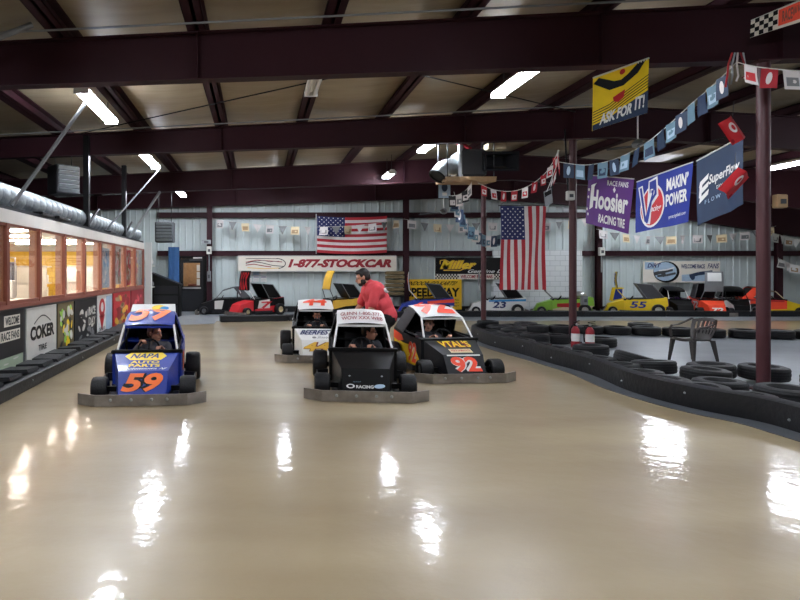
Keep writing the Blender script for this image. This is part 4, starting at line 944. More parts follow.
def hair_parts(c, R, s, full=1.0):
    q = lambda x, y, z: V3(c) + R @ (V3((x, y, z)) * s)
    return [('e', q(0, .035, .055), (.081 * s, .088 * s, .085 * s), R), ('e', q(0, .06, .0), (.078 * s, .062 * s, .08 * s), R), ('e', q(0, -.035, .095), (.066 * s, .05 * s, .034 * s), R), ('e', q(.066, .0, .045), (.018 * s, .03 * s, .045 * s), R), ('e', q(-.066, .0, .045), (.018 * s, .03 * s, .045 * s), R)]
def hand_parts(w_, d, pn, side, s, curl=.9):
    """palm from wrist w_ along d, palm normal pn; five fingers curled, thumb from the side"""
    d = V3(d).normalized(); pn = V3(pn); pn = (pn - d * pn.dot(d)).normalized(); x = d.cross(pn) * side; w_ = V3(w_); P = []
    for k in range(4):
        o = (k - 1.5) * .019 * s; P.append(('c', w_ + x * o * .6 + d * .015 * s, w_ + x * o + d * .085 * s, .014 * s, .0115 * s))
        L = [.036, .042, .040, .031][k] * s; p = w_ + x * o + d * .085 * s; a = 0
        for j in range(3):
            a += curl * (.55 + .12 * j); q = p + (d * math.cos(a) + pn * math.sin(a)) * L * (1, .7, .55)[j]; P.append(('c', p, q, (.0095 - .001 * j) * s, (.0088 - .001 * j) * s)); p = q
    p = w_ + x * -.025 * s + d * .025 * s; q = p + (x * -.03 + d * .03 + pn * .018) * s; P.append(('c', p, q, .013 * s, .0105 * s)); P.append(('c', q, q + (x * -.006 + d * .028 + pn * .02) * s, .0105 * s, .008 * s))
    return P
def driver(name, label, loc, rz, yaw, pitch, s, skin, cloth, hairm, glasses=False, lean=0.0, hx=0.0, cap=None, kid=False, hood_=None):
    t = thing(name, label, 'person', loc, rz)
    hip = V3((0, .24, .21)); chest = V3((hx * .6, .46, .45)); neck = V3((hx, .39, .60)); hc = V3((hx, .30, .725)); R = Rot(yaw, pitch)
    sh = [V3((hx * .7 + k * .165 * s, .45, .53)) for k in (-1, 1)]
    gr = [V3((k * .13, -.05, .575)) for k in (-1, 1)]
    el = [V3((k * .255 * s + hx * .4, .2, .41)) for k in (-1, 1)]
    if lean: gr[0] = V3((-.115, -.02, .65)); el[0] = V3((-.26, .18, .45))
    P = [('c', hip, chest, .125 * s, .14 * s), ('c', chest + V3((-.09 * s, 0, .03)), chest + V3((.09 * s, 0, .03)), .11 * s, .11 * s), ('c', chest, neck, .07 * s, .05 * s), ('c', neck, hc, .048 * s, .045 * s)] + head_parts(hc, R, s)
    C = [('c', hip, chest, .137 * s, .152 * s), ('c', chest + V3((-.1 * s, 0, .03)), chest + V3((.1 * s, 0, .03)), .12 * s, .12 * s), ('c', chest + V3((0, 0, .08)), neck - V3((0, 0, .015)), .09 * s, .062 * s)]
    for i in (0, 1):
        wr = gr[i] + (el[i] - gr[i]).normalized() * .07 * s
        P += [('c', sh[i], el[i], .052 * s, .04 * s), ('c', el[i], wr, .04 * s, .026 * s)] + hand_parts(wr, gr[i] - wr, V3((0, -.4, -.9)), 1 if i else -1, s)
        C += [('c', sh[i], el[i], .064 * s, .052 * s), ('c', el[i], wr + (el[i] - wr) * .15, .05 * s, .036 * s)]
        k = (-1, 1)[i]
        P += [('c', hip + V3((k * .1, 0, 0)), V3((k * .14, -.2, .34)), .085 * s, .06 * s), ('c', V3((k * .14, -.2, .34)), V3((k * .13, -.55, .17)), .056 * s, .04 * s), ('e', V3((k * .13, -.6, .18)), (.04, .09, .045))]
    body = remesh(P, 'body', skin, t, .008 if s > .85 else .007)
    remesh(C, 'shirt', cloth, body, .012)
    tr = []
    for k in (-1, 1): tr += [('c', hip + V3((k * .09, 0, 0)), V3((k * .14, -.2, .34)), .1 * s, .075 * s), ('c', V3((k * .14, -.2, .34)), V3((k * .13, -.5, .19)), .07 * s, .055 * s)]
    remesh(tr + [('c', hip + V3((-.08, 0, 0)), hip + V3((.08, 0, 0)), .12 * s, .12 * s)], 'trousers', 'darkcloth', body, .014)
    remesh(hair_parts(hc, R, s), 'hair', hairm, body, .008)
    face_bits(hc, R, s, body, glasses)
    if hood_:
        q = lambda x, y, z: V3(hc) + R @ (V3((x, y, z)) * s)
        b = MB(hood_); b.ell(q(0, -.075, -.055), (.058 * s, .05 * s, .045 * s), R, 16, 10); b.build('face_cover', body)
    return t
driver('person', 'person with short reddish hair driving the blue kart, looking to the right', (-1.46 + .02, 8.15, 0), math.radians(5), math.radians(55), .05, 1.0, 'skin', 'greycloth', 'brownhair', lean=1, hx=.03)
driver('person', 'person with dark hair and glasses in black at the wheel of the black kart', (1.45, 8.34, 0), math.radians(-6.5), math.radians(78), .08, .98, 'skin', 'darkcloth', 'hair', glasses=True, hx=.13)
driver('person', 'person in dark clothes with covered face driving the white kart 44', (1.12, 11.45, 0), math.radians(-3), 0, .15, .95, 'skin', 'darkcloth', 'hair', hx=.04, hood_='greycloth')
driver('person', 'child with a smile driving the kart number 92', (2.93, 9.58, 0), math.radians(5), math.radians(-30), .05, .92, 'skin_child', 'greycloth', 'brownhair', hx=-.07, kid=True)

# standing man bending over the black kart
t = thing('person', 'man in a red shirt and black trousers bending forward behind the black kart', 'person', (2.0, 9.95, 0), 0)
# he faces -X and a little away from the camera, so we see his left side and back
hip = V3((.10, .0, .86)); ch = V3((-.06, .02, 1.24)); nk = V3((-.155, .02, 1.40)); hc = V3((-.25, .01, 1.49)); R = Rot(math.radians(-97), .35)
nearS, farS = V3((-.06, -.20, 1.30)), V3((-.13, .22, 1.30))
nearE, farE = V3((-.15, -.26, 1.0)), V3((-.24, .25, 1.02))
nearW, farW = V3((-.24, -.21, .77)), V3((-.40, .17, .82))
P = [('c', hip, ch, .175, .185), ('c', ch + V3((0, -.1, .02)), ch + V3((-.03, .1, .02)), .15, .15), ('e', hip + V3((-.08, 0, .16)), (.21, .2, .2)), ('c', ch, nk, .11, .07), ('c', nk, hc, .066, .06)] + head_parts(hc, R, 1.08)
for S_, E_, W_, sd in ((nearS, nearE, nearW, 1), (farS, farE, farW, -1)):
    P += [('c', S_, E_, .068, .052), ('c', E_, W_, .05, .031)] + hand_parts(W_, W_ - E_, V3((-.5, 0, -.6)), sd, 1.0, .45)
feet = []
for k in (-1, 1):
    hp = hip + V3((0, k * .1, -.02)); kn = V3((.05, k * .12, .48)); an = V3((.12, k * .13, .09)); P += [('c', hp, kn, .11, .068), ('c', kn, an, .066, .045), ('c', an + V3((0, 0, -.03)), an + V3((-.16, 0, -.055)), .035, .03)]
body = remesh(P, 'body', 'skin', t, .009)
C = [('c', hip + V3((.0, 0, .06)), ch, .195, .205), ('c', ch + V3((0, -.11, .02)), ch + V3((-.03, .11, .02)), .168, .168), ('e', hip + V3((-.08, 0, .17)), (.23, .215, .215)), ('c', ch + V3((-.03, 0, .06)), nk + V3((.01, 0, -.01)), .13, .083), ('c', nearS, nearS.lerp(nearE, .8), .085, .082), ('c', farS, farS.lerp(farE, .8), .085, .082), ('c', hip + V3((.03, -.04, .0)), hip + V3((.03, .04, .0)), .19, .19)]
sh = remesh(C, 'shirt', 'shirt', body, .012)
T_ = [('c', hip + V3((0.02, -.06, -.03)), hip + V3((.02, .06, -.03)), .178, .178)]
for k in (-1, 1): kn = V3((.05, k * .12, .48)); an = V3((.12, k * .13, .10)); T_ += [('c', hip + V3((0, k * .1, -.04)), kn, .125, .09), ('c', kn, an, .088, .07)]
remesh(T_, 'trousers', 'trousers', body, .014)
for k in (-1, 1):
    b = MB('black'); b.rbox((.03, k * .13, .045), (.29, .1, .085), bev=.03); b.build('shoe', body)
remesh(hair_parts(hc, R, 1.1), 'hair', 'hair', body, .009)
q = lambda x, y, z: hc + R @ (V3((x, y, z)) * 1.08)
remesh([('e', q(0, -.055, -.085), (.05, .045, .04), R), ('e', q(.05, -.01, -.06), (.022, .045, .05), R), ('e', q(-.05, -.01, -.06), (.022, .045, .05), R)], 'beard', 'hair', body, .007)
face_bits(hc, R, 1.08, body)
pr = plane((.06, -.193, 1.2), (.13, 0, -.05), (.02, .03, .09)); pr.n = V3((.2, -.95, .2)); 
b = MB('flagwhite'); b.ell((.085, -.17, 1.29), (.045, .018, .03), Rot(.4, -.3, .3), 10, 8).ell((.12, -.16, 1.26), (.03, .018, .02), Rot(.4), 10, 8); b.build('shirt_print', sh)
# ------------------------------------------------------------------ flags and banners
def wave(o, ux, vy, n, amp, f, ph=0.0, sag=0.0, vamp=0.0):
    o, ux, vy, n = V3(o), V3(ux), V3(vy), V3(n).normalized()
    def s(u, v):
        return o + ux * u + vy * v + n * (amp * math.sin(f * u * 2 * PI + ph + v * 1.3) * (1.15 - .5 * v) + vamp * math.sin(v * 9 + u * 5)) + V3((0, 0, -sag * 4 * u * (1 - u)))
    s.n = ux.cross(vy).normalized()
    if s.n.dot(n) < 0: s.n = -s.n
    return s
def flag_mesh(sf, t, horizontal=True):
    # u along the stripes, v across them from the bottom stripe
    def mf(u, v):
        k = int((1 - v) * 13)
        if u < .4 and k < 7: return 'flagblue'
        return 'flagred' if k % 2 == 0 else 'flagwhite'
    b = MB('flagred'); b.cloth(sf, 50, 52, 'flagred', mf); f = b.build('cloth', t)
    b = MB('white')
    for r in range(9):
        n = 6 if r % 2 == 0 else 5
        for k in range(n):
            u = .4 * ((k + .5) / 6 if n == 6 else (k + 1) / 6); v = 1 - (7 / 13) * (r + .6) / 9.2; pts = []
            for j in range(10):
                rr = (.0125 if j % 2 == 0 else .005); a = PI / 2 + j * PI / 5; pts.append((u + rr * math.cos(a), v + rr * 1.9 * math.sin(a)))
            b.spoly(sf, pts, .006)
    b.build('stars', f)
    return f
t = thing('american_flag', 'american flag spread flat on the back wall above the red phone number banner', 'flag', (2.33, 23.3, 2.32))
sf = wave((0, 0, .0), (2.72, 0, .0), (0, 0, 1.42), (0, -1, 0), .035, 1.6, .4, sag=.06); flag_mesh(sf, t)
MB('alu').tube([(-.03, .02, -.05), (-.03, .02, 1.5)], .018, 8).build('pole', t)
t = thing('american_flag', 'american flag hanging upright on its short side before the far steel column', 'flag', (7.50, 18.5, 1.02))
# hung upright: stripes run down, canton at the upper left
sf = wave((0, 0, 2.58), (0, 0, -2.58), (1.40, 0, 0), (0, -1, 0), .02, .6, 0, vamp=.045)
sf0 = sf
def sfv(u, v): return sf0(u, 1 - v)
sfv.n = V3((0, -1, 0)); flag_mesh(sfv, t)
MB('black').tube([(-.05, 0, 2.6), (1.46, 0, 2.6)], .014, 6).build('hanging_rod', t)
MB('black').tube([(.0, 0, 2.6), (.7, 0, 3.3)], .005, 5).tube([(1.4, 0, 2.6), (.7, 0, 3.3)], .005, 5).build('hanging_cord', t)

def banner(name, label, x0, x1, z0, z1, field, draw, y=23.38, cat='banner', frame=None):
    t = thing(name, label, cat, (x0, y, z0)); w_, h_ = x1 - x0, z1 - z0
    MB(field).box(0, w_, 0, .025, 0, h_).build('panel', t)
    if frame:
        b = MB(frame); e = .035
        b.box(0, w_, -.012, .03, 0, e).box(0, w_, -.012, .03, h_ - e, h_).box(0, e, -.012, .03, 0, h_).box(w_ - e, w_, -.012, .03, 0, h_); b.build('frame', t)
    sf = plane((0, -.001, 0), (w_, 0, 0), (0, 0, h_)); sf.n = V3((0, -1, 0)); draw(sf, t, w_ / h_)
def e1(sf, t, asp):
    q = MB('deepred'); q.text('1-877-STOCKCAR', sf, .325, .975, .24, .78, .006, .06, .03); q.build('lettering', t)
    q = MB('black'); arc = lambda cx, cy, rx, ry, a, c, n=12: [(cx + rx * math.cos(a + (c - a) * k / n), cy + ry * math.sin(a + (c - a) * k / n)) for k in range(n + 1)]
    q.sline(sf, [(.05, .5), (.09, .62), (.15, .55), (.22, .38), (.29, .32)], .04, .004, asp); q.sline(sf, arc(.24, .5, .06, .32, -1.3, 1.5), .05, .004, asp); q.sline(sf, [(.05, .8), (.14, .82), (.25, .8)], .035, .004, asp)
    q.use('deepred'); q.sline(sf, [(.05, .58), (.12, .72), (.2, .66), (.28, .6)], .05, .005, asp); q.sline(sf, [(.05, .4), (.1, .46), (.17, .34), (.21, .3)], .05, .005, asp)
    q.use('gold'); q.sline(sf, [(.06, .24), (.16, .18), (.26, .22)], .04, .004, asp); q.use('grey'); q.sline(sf, [(.1, .62), (.16, .7), (.2, .6), (.26, .66)], .03, .006, asp); q.build('race_car_drawing', t)
banner('phone_number_banner', 'long white banner with red lettering 1-877-STOCKCAR on the back wall', -.75, 5.45, 1.58, 2.2, 'bannerwhite', e1, frame='offwhite')
def e2(sf, t, asp):
    q = MB('black')
    q.spoly(sf, [(0, .24), (1, .24), (1, 1), (0, 1)], .002); q.build('black_field', t)
    q = MB('gold'); q.text('Miller', sf, .08, .5, .46, .88, .006, .06, .12); q.sline(sf, [(.1, .42), (.3, .4), (.36, .5), (.46, .62)], .05, .005, asp); q.sline(sf, [(.06, .7), (.06, .86), (.12, .9), (.18, .78)], .04, .005, asp); q.build('brand_lettering', t)
    q = MB('yellow'); q.text('Miller', sf, .082, .498, .49, .86, .009, .015, .12); q.build('brand_highlight', t)
    q = MB('white'); q.text('Genuine Draft', sf, .4, .97, .29, .45, .006, .02, .05); q.build('lettering', t)
    q = MB('black')
    for k in range(16):
        for r in range(3):
            if (k + r) % 2 == 0:
                for o in (0.0, .72): q.spoly(sf, [(o + .018 * k, .01 + .075 * r), (o + .018 * k + .018, .01 + .075 * r), (o + .018 * k + .018, .085 + .075 * r), (o + .018 * k, .085 + .075 * r)], .003)
    q.build('chequers', t)
    q = MB('deepred'); q.text('WELCOME RACE FANS', sf, .31, .7, .04, .2, .004, .03); q.build('welcome_lettering', t)
banner('beer_banner', 'black and white beer banner with yellow script behind the far steel column', 6.92, 10.1, 1.28, 2.12, 'bannerwhite', e2, y=23.3)
def e3(sf, t, asp):
    q = MB('black'); q.text('INDOOR GO-KARTS!', sf, .04, .9, .80, .93, .004, .02, .08); q.text('SPEEDWAY', sf, .0, .96, .42, .72, .004, .04); q.build('lettering', t)
    q = MB('black')
    for k in range(3): q.text(['FUN FOR ALL', 'RACE TODAY', 'OPEN DAILY'][k], sf, .68, .95, .3 - .1 * k, .35 - .1 * k, .004, .01)
    q.build('small_lettering', t)
banner('speedway_sign', 'yellow sign reading INDOOR GO-KARTS and SPEEDWAY on the back wall', 5.8, 7.95, .1, 1.28, 'signyellow', e3, y=23.3, cat='sign')
def e4(sf, t, asp):
    q = MB('black'); q.sell(sf, .3, .5, .17, .5, .003); q.build('black_oval', t)
    q = MB('paleblue'); q.sell(sf, .285, .52, .15, .44, .006).spoly(sf, [(.02, .62), (.14, .62), (.14, .96), (.02, .96)], .002).spoly(sf, [(.5, .06), (.98, .06), (.98, .5), (.5, .36)], .002); q.build('oval', t)
    q = MB('navy'); q.text('DIRT', sf, .06, .22, .7, .9, .009, .03, .1); q.use('darkgrey').sline(sf, [(.14, .4), (.24, .5), (.38, .62)], .16, .009, asp).sline(sf, [(.18, .3), (.3, .34), (.42, .44)], .1, .009, asp).sell(sf, .26, .38, .03, .12, .012).use('white').sline(sf, [(.2, .56), (.3, .6), (.4, .7)], .06, .012, asp); q.build('racing_drawing', t)
    q = MB('navy'); q.text('WELCOME RACE', sf, .49, .8, .66, .86, .005, .03); q.text('FANS', sf, .84, .98, .66, .9, .005, .02, .1); q.build('lettering', t)
    q = MB('slate'); q.sline(sf, [(.6, .3), (.72, .42), (.9, .5)], .16, .005, asp); q.sell(sf, .64, .24, .03, .12, .008).sell(sf, .86, .3, .03, .12, .008); q.build('race_car_drawing', t)
banner('race_fans_banner', 'pale banner with an oval racing picture and WELCOME RACE lettering', 15.05, 18.05, 1.15, 1.98, 'bannerwhite', e4)
b = MB('olive'); r = random.Random(4)
for k in range(6): b.rbox((.37 + r.uniform(-.02, .02), 0, .1 + .16 * k), (.7, .28, .13), 0, r.uniform(-.1, .1), bev=.02)
tag(b.build('tarpaulin_stack', loc=(4.95, 23.2, .45)), 'brown folded tarpaulin bundle on the wall left of the yellow speedway sign', 'tarpaulin')
b = MB('charcoal'); b.box(0, .74, -.2, .2, 0, .05).box(0, .05, -.2, .2, -.6, 0).box(.69, .74, -.2, .2, -.6, 0); tag(b.build('low_table', loc=(4.93, 23.2, .6 - .2 + .0)), 'dark low stand carrying the folded tarpaulins', 'stand'); bpy.data.objects['low_table'].location.z = .6; 
for o in (bpy.data.objects['tarpaulin_stack'],): o.location.z = .62
b = MB('darkgrey'); b.box(0, .02, 0, 1.2, 0, 1.0); t_ = b.build('dark_poster', loc=(21.9, 22.2, 1.05)); tag(t_, 'dark purple poster on the side wall at the right picture edge', 'poster')
q = MB('purple'); sfp = plane((-.003, 1.2, 0), (0, -1.2, 0), (0, 0, 1.0)); sfp.n = V3((-1, 0, 0)); q.sell(sfp, .5, .7, .35, .18, .002).use('offwhite').text('RACING', sfp, .15, .85, .25, .4, .004, .02); q.build('poster_print', t_)

# three banners hanging in line between the middle and right steel columns
def cloth_banner(name, label, P00, P10, P11, P01, field, draw, amp=.02):
    """corners: lower left, lower right, upper right, upper left as seen from the track"""
    o = V3(P01); t = thing(name, label, 'banner', o); a, b_, c, d = [V3(p) - o for p in (P00, P10, P11, P01)]
    n = (b_ - a).cross(d - a).normalized()
    def sf(u, v):
        return (a * (1 - u) + b_ * u) * (1 - v) + (d * (1 - u) + c * u) * v + n * amp * (math.sin(u * 7 + v * 2) * (1.2 - v) + .4 * math.sin(u * 15 + 1)) * (1 - .5 * v)
    sf.n = n
    m = MB(field); m.cloth(sf, 24, 12, field); m.build('cloth', t)
    h = MB('offwhite'); h.tube([d, c], .012, 6); h.build('hem', t)
    draw(sf, t)
def h1(sf, t):
    q = MB('white'); q.text('Hoosier', sf, .1, .95, .34, .72, .012, .035); q.spoly(sf, [(.1, .3), (.17, .36), (.17, .78), (.22, .86), (.1, .8)], .014); q.build('brand_lettering', t)
    q = MB('white'); q.text('RACING TIRE', sf, .32, .92, .08, .25, .012, .03); q.text('RACE FANS', sf, .46, .92, .83, .93, .012, .02); q.spoly(sf, [(.62, .82), (.65, .76), (.62, .7), (.59, .76)], .012); q.build('lettering', t)
    q = MB('flagwhite')
    for u, v in ((.05, .7), (.05, .55), (.04, .3), (.07, .2)): q.sell(sf, u, v, .02, .03, .012)
    q.build('edge_marks', t)
cloth_banner('purple_tyre_banner', 'purple hanging banner with white gothic lettering, leftmost of the three hung in line', W(586, 223, 12.5), W(629, 234, 11.2), W(634, 179, 11.1), W(589, 175, 12.5), 'purple', h1)
def h2(sf, t):
    q = MB('white'); q.sell(sf, .33, .44, .22, .4, .010); q.build('emblem_ring', t)
    q = MB('red'); q.sell(sf, .33, .44, .2, .36, .014); q.build('emblem_disc', t)
    q = MB('white'); q.spoly(sf, [(.06, .86), (.14, .88), (.24, .3), (.25, .93), (.42, .97), (.45, .6), (.33, .45), (.32, .1), (.2, .14)], .018); q.build('letter_outline', t)
    q = MB('midblue'); q.spoly(sf, [(.09, .84), (.13, .84), (.24, .2), (.28, .14), (.29, .5), (.27, .9), (.4, .92), (.42, .64), (.31, .5), (.27, .12), (.21, .18)], .022); q.build('letters', t)
    q = MB('white'); q.text('D', sf, .3, .38, .62, .76, .026, .02); q.text('Racing', sf, .28, .5, .3, .44, .024, .02, .2); q.text('MAKIN\u2019', sf, .58, .96, .64, .86, .012, .04); q.text('POWER', sf, .57, .97, .36, .58, .012, .04); q.text('vpracingfuels.com', sf, .62, .96, .12, .2, .012, .01, .1); q.build('lettering', t)
cloth_banner('fuel_banner', 'royal blue hanging banner with a red white emblem and MAKIN POWER lettering', W(636, 233, 10.9), W(689, 222, 9.5), W(693, 162, 9.5), W(637, 182, 10.9), 'midblue', h2)
def h3(sf, t):
    q = MB('white'); q.text('SuperFlow', sf, .28, .95, .5, .68, .012, .025, .05); q.text('DYNAMOMETERS', sf, .45, .93, .42, .47, .012, .01)
    for k in range(3): q.spoly(sf, [(.1, .62 - .12 * k + .02), (.28, .72 - .12 * k), (.26, .64 - .12 * k), (.08, .55 - .12 * k)], .012)
    q.spoly(sf, [(.08, .4), (.1, .62), (.15, .6), (.13, .38)], .014); q.build('lettering', t)
    q = MB('paleblue'); q.text('F L O W   T E C H', sf, .2, .9, .27, .33, .012, .005); q.build('small_lettering', t)
cloth_banner('slate_blue_banner', 'dark slate blue hanging banner with SuperFlow lettering, nearest to the right column', W(698, 226, 9.35), W(744, 204, 8.45), W(743, 136, 8.45), W(697, 161, 9.35), 'slate', h3)
p0 = W(589, 174, 12.55); pole('banner_rope', p0, W(748, 131, 8.3), .008, 'black', 'thin rope carrying the three banners between the columns', 'rope', 6)
def h4(sf, t):
    q = MB('slate'); q.spoly(sf, [(0, 0), (1, 0), (1, .42), (.62, .28), (.3, .14), (0, .1)], .006); q.build('dark_base', t)
    q = MB('charcoal'); q.spoly(sf, [(.0, .88), (.3, .66), (.55, .66), (.8, .8), (.95, 1), (.82, 1), (.62, .84), (.5, .78), (.38, .8), (.1, .96)], .006)
    for k in range(5): q.sline(sf, [(.0, .14 + .05 * k), (.3, .19 + .05 * k), (.62, .34 + .05 * k), (1, .48 + .055 * k)], .016, .007)
    q.build('stripes', t)
    q = MB('red'); q.spoly(sf, [(.36, .5), (.58, .58), (.56, .44), (.46, .38), (.38, .42)], .01).sell(sf, .52, .92, .05, .05, .01); q.build('emblem', t)
    q = MB('white'); q.text('ASK FOR', sf, .12, .72, .06, .26, .022, .04, .05, curve=lambda x: .03 * x); q.text('IT!', sf, .76, .92, .12, .36, .022, .03, .05); q.build('lettering', t)
    q = MB('white')
    for k in range(4): q.sell(sf, .80 + .05 * k, .985, .012, .02, .012)
    q.build('eyelets', t)
cloth_banner('yellow_banner', 'yellow and black ASK FOR banner hanging from the nearest roof beam', W(592, 131, 7.9), W(647, 113, 7.9), W(649, 58, 7.9), W(593, 78, 7.9), 'yellow', h4, .008)
def h5(sf, t):
    q = MB('black')
    for k in range(6):
        for j in range(4):
            if (k + j) % 2 == 0: q.spoly(sf, [(k * .06, j * .25), (k * .06 + .06, j * .25), (k * .06 + .06, j * .25 + .25), (k * .06, j * .25 + .25)], .012)
    q.build('chequers', t)
    q = MB('redorange'); q.spoly(sf, [(.37, .12), (.97, .12), (.97, .95), (.37, .95)], .01); q.build('orange_field', t)
    q = MB('wood'); q.text('RACEWAY', sf, .42, .68, .25, .82, .016, .03).text('PARK', sf, .76, .94, .25, .82, .016, .03); q.build('lettering', t)
cloth_banner('chequered_banner', 'chequered black and orange banner on the beam at the top right corner', W(750, 38, 7.75), W(830, 12, 7.2), W(830, -12, 7.2), W(751, 21, 7.75), 'bannerwhite', h5, .005)

# ------------------------------------------------------------------ strings of pennants
def pennants(name, label, P, n, size, cols, shape='rect', emblem=None, face=(0, -1, 0), twist=.3, seed=1, sagpts=14, cat='pennant string', start=0.02, end=.98):
    """P: polyline of the cord in the room"""
    r = random.Random(seed); o = V3(P[0]); t = thing(name, label, cat, o); pts = [V3(p) - o for p in P]
    if len(pts) > 2:
        c = []
        for i in range(len(pts) - 1):
            a0 = pts[max(i - 1, 0)]; a1 = pts[i]; a2 = pts[i + 1]; a3 = pts[min(i + 2, len(pts) - 1)]
            for k in range(6):
                s = k / 6; c.append(.5 * (2 * a1 + (a2 - a0) * s + (2 * a0 - 5 * a1 + 4 * a2 - a3) * s * s + (-a0 + 3 * a1 - 3 * a2 + a3) * s ** 3))
        pts = c + [pts[-1]]
    MB('offwhite').tube(pts, .007, 5).build('cord', t)
    L = [0]
    for a, b_ in zip(pts[:-1], pts[1:]): L.append(L[-1] + (b_ - a).length)
    def at(s):
        s *= L[-1]
        for i in range(len(pts) - 1):
            if s <= L[i + 1] or i == len(pts) - 2:
                f_ = (s - L[i]) / max(1e-6, L[i + 1] - L[i]); return pts[i].lerp(pts[i + 1], f_), (pts[i + 1] - pts[i]).normalized()
    w_, h_ = size
    for k in range(n):
        p, d = at(start + (end - start) * (k + .5) / n)
        fa = V3(face); x = V3((0, 0, 1)).cross(fa).normalized() * -1
        x = (x if abs(x.dot(d)) > .35 else d) ; x = (x * .7 + d * (.5 if x.dot(d) > 0 else -.5)).normalized()
        x = Matrix.Rotation(r.uniform(-twist, twist), 3, 'Z') @ x
        dn = V3((r.uniform(-.08, .08), r.uniform(-.12, .12), -1)).normalized(); nn = x.cross(-dn).normalized()
        bl = r.uniform(-.02, .02)
        def sf(u, v): return p + x * ((u - .5) * w_ * (1 if (shape == 'rect' or (shape == 'mix' and k % 2 == 0)) else max(.04, v))) + dn * (h_ * (1 - v)) + nn * (bl * math.sin(u * 5 + v * 3) * (1 - v) * w_ * 6)
        sf.n = nn if nn.dot(fa) > 0 else -nn
        c = cols[k % len(cols)]; b = MB(c); b.cloth(sf, 4, 5, c, th=.003)
        e = emblem[k % len(emblem)] if emblem else None
        if e:
            kind, ec = e; b.use(ec)
            if kind == 'oval': b.sell(sf, .5, .5, .17, .32, .006, 14, .25)
            elif kind == 'bar': b.spoly(sf, [(.08, .62), (.92, .62), (.92, .9), (.08, .9)], .006)
            elif kind == 'block': b.spoly(sf, [(.14, .16), (.86, .16), (.86, .62), (.14, .62)], .006).use(c).sell(sf, .4, .4, .12, .1, .009, 10)
        b.build('pennant', t)
    return t
Wl = W
pennants('pennant_string', 'string of blue football style pennants rising from the middle column to the top right', [Wl(559, 162, 12.6), Wl(585, 165, 12), Wl(612, 160, 11.3), Wl(640, 147, 10.6), Wl(665, 128, 10), Wl(690, 105, 9.3), Wl(712, 86, 8.7), Wl(737, 62, 8.0)], 15, (.2, .30), ['slate', 'tealgrey', 'slate', 'tealgrey'], 'rect', [('oval', 'paleblue'), ('block', 'paleblue'), ('oval', 'flagwhite'), ('block', 'slate')], twist=.5, seed=3, end=.94)
pennants('pennant_string', 'string of small red and white pennants sagging below the hanging heater', [Wl(478, 183, 13.2), Wl(495, 190, 13.0), Wl(514, 191, 12.8), Wl(532, 184, 12.6), Wl(548, 170, 12.5), Wl(559, 150, 12.4)], 9, (.125, .22), ['flagred', 'flagwhite', 'flagred'], 'rect', [('block', 'flagwhite'), ('block', 'red'), ('oval', 'flagwhite')], twist=.5, seed=5)
pennants('pennant_string', 'short string of black and white pennants left below the heater', [Wl(448, 196, 14.0), Wl(458, 195, 13.8), Wl(466, 190, 13.6), Wl(472, 182, 13.4)], 4, (.16, .26), ['charcoal', 'flagwhite'], 'rect', [('block', 'flagwhite'), ('block', 'grey')], seed=6)
pennants('pennant_string', 'string of grey blue pennants falling from the heater toward the upright flag', [Wl(454, 192, 14.2), Wl(458, 206, 15), Wl(465, 219, 16), Wl(475, 230, 17), Wl(488, 236, 18), Wl(503, 234, 18.9)], 13, (.2, .34), ['tealgrey', 'flagwhite', 'slate'], 'rect', [('block', 'slate'), ('block', 'tealgrey'), ('oval', 'flagwhite')], seed=7, twist=.6)
pennants('pennant_string', 'drooping end of red and black pennants just left of the middle column', [Wl(558, 150, 12.4), Wl(557, 163, 12.4), Wl(552, 178, 12.4), Wl(545, 196, 12.4)], 4, (.17, .32), ['red', 'flagred', 'charcoal', 'grey'], 'rect', [('oval', 'flagwhite'), ('block', 'flagwhite'), ('bar', 'flagwhite'), ('bar', 'black')], seed=8)
pennants('pennant_string', 'string of shiny red and white pennants at the top right past the column head', [Wl(737, 62, 7.9), Wl(752, 66, 7.7), Wl(775, 69, 7.5), Wl(800, 71, 7.3), Wl(830, 70, 7.1)], 4, (.17, .24), ['flagwhite', 'flagred', 'flagwhite'], 'rect', [('block', 'red'), ('oval', 'flagwhite'), ('block', 'grey')], seed=9, start=.1, twist=.2)
def bigpennant(px, py, d, wpx, hpx, rot, label, seed):
    o = W(px, py, d); t = thing('racing_pennant', label, 'pennant', o, 0); s = d / F; w_, h_ = wpx * s, hpx * s; R = Matrix.Rotation(rot, 3, 'Y')
    def sf(u, v): return R @ V3(((u - .5) * w_, .03 * math.sin(u * 6 + seed), (v - .5) * h_))
    sf.n = V3((0, -1, 0)); MB('red').cloth(sf, 6, 6, 'red').build('cloth', t)
    q = MB('flagwhite'); q.sell(sf, .5, .6, .16, .22, .008).use('red').sell(sf, .5, .6, .07, .12, .011).use('deepred').spoly(sf, [(.04, .06), (.96, .06), (.96, .2), (.04, .2)], .008); q.build('emblem', t)
    MB('black').tube([V3((0, 0.01, h_ * .4)), V3((.02, .01, h_ * .4 + .25))], .004, 5).build('cord', t)
bigpennant(733, 130, 8.2, 15, 26, -.6, 'upper red pennant hanging over the top corner of the slate blue banner', 1); bigpennant(735, 183, 8.2, 15, 30, .75, 'lower red pennant hanging in front of the slate blue banner', 2)
t = thing('streamer_bunch', 'bunch of torn silver and red streamers at the top end of the pennant strings', 'streamers', W(738, 60, 7.95))
r = random.Random(5)
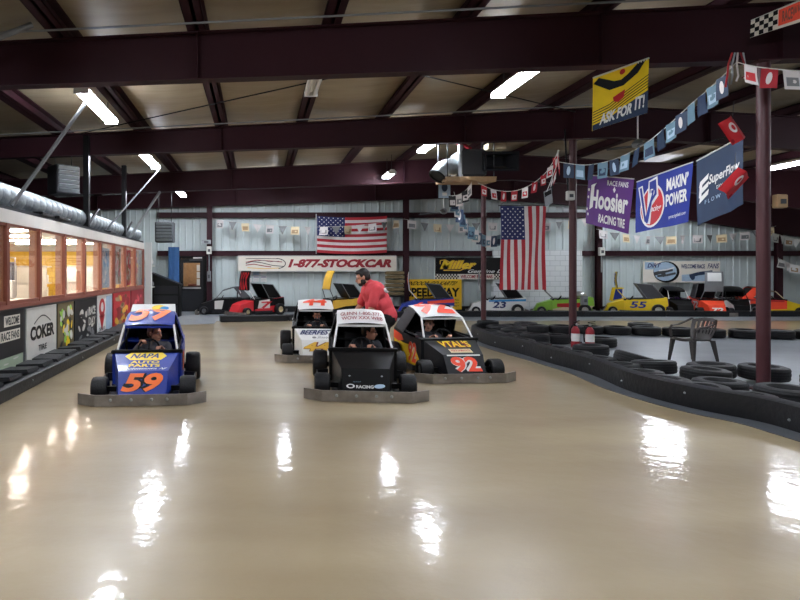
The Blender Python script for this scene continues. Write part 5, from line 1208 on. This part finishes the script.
for k in range(5):
    x = -.12 + .06 * k; pts = [V3((x * .6, 0, .1)), V3((x, r.uniform(-.03, .03), -.05)), V3((x * 1.3 + .03, r.uniform(-.03, .03), -.2)), V3((x * 1.2 - .02, 0, -.36 + .04 * k))]
    b = MB(['red', 'galv', 'flagwhite', 'deepred', 'galv'][k]); b.loft([[p + V3((-.014, 0, 0)), p + V3((.014, .004, 0)), p + V3((.014, .008, 0)), p + V3((-.014, .004, 0))] for p in pts]); b.build('streamer', t)
b = MB('paleblue'); s2 = 14.2 / F
sfc = wave((0, 0, 0), (12 * s2, 0, 0), (0, 0, 21 * s2), (0, -1, 0), .012, .6); b.cloth(sfc, 6, 6, 'paleblue'); o = b.build('cloth_card', loc=W(438.5, 198, 14.2)); tag(o, 'pale blue card pennant hanging under the silver elbow duct', 'pennant')
q = MB('slate'); q.sell(sfc, .5, .5, .26, .2, .006).use('white').spoly(sfc, [(.3, .1), (.7, .1), (.7, .25), (.3, .25)], .006); q.build('print', o)
# long low strings before the back wall
def wallstring(px0, px1, y0, y1, ym, n, seed, label, d=23.0, cols=('flagwhite', 'grey', 'cream', 'flagwhite')):
    P = [W(px0 + (px1 - px0) * k / 6, y0 + (y1 - y0) * k / 6 + (ym) * 4 * (k / 6) * (1 - k / 6), d) for k in range(7)]
    pennants('pennant_string', label, P, n, (.34, .31), list(cols), 'mix', [('block', 'grey'), None, ('block', 'tan'), None], seed=seed, twist=.7)
wallstring(212, 316, 219, 227, 2, 8, 31, 'string of small white and yellow pennants across the wall left of the flat flag')
wallstring(316, 404, 227, 219, 2, 7, 32, 'string of small white and yellow pennants crossing the flat flag')
wallstring(404, 484, 219, 222, 4, 6, 33, 'string of small pale pennants between the wall column and the far steel column')
wallstring(484, 594, 222, 217, 4, 8, 34, 'string of small pale pennants behind the upright flag')
wallstring(596, 690, 229, 235, 4, 8, 35, 'string of small pale pennants under the purple and royal blue banners')
wallstring(690, 776, 235, 226, 3, 7, 36, 'string of small pale pennants left of the right steel column')
wallstring(772, 800, 233, 240, 0, 4, 37, 'bright white pennants right of the right steel column under the beam', 22.4, ('white',))
wallstring(778, 812, 258, 268, 2, 5, 38, 'low string of white pennants on the right side wall', 22.6, ('white', 'flagwhite'))
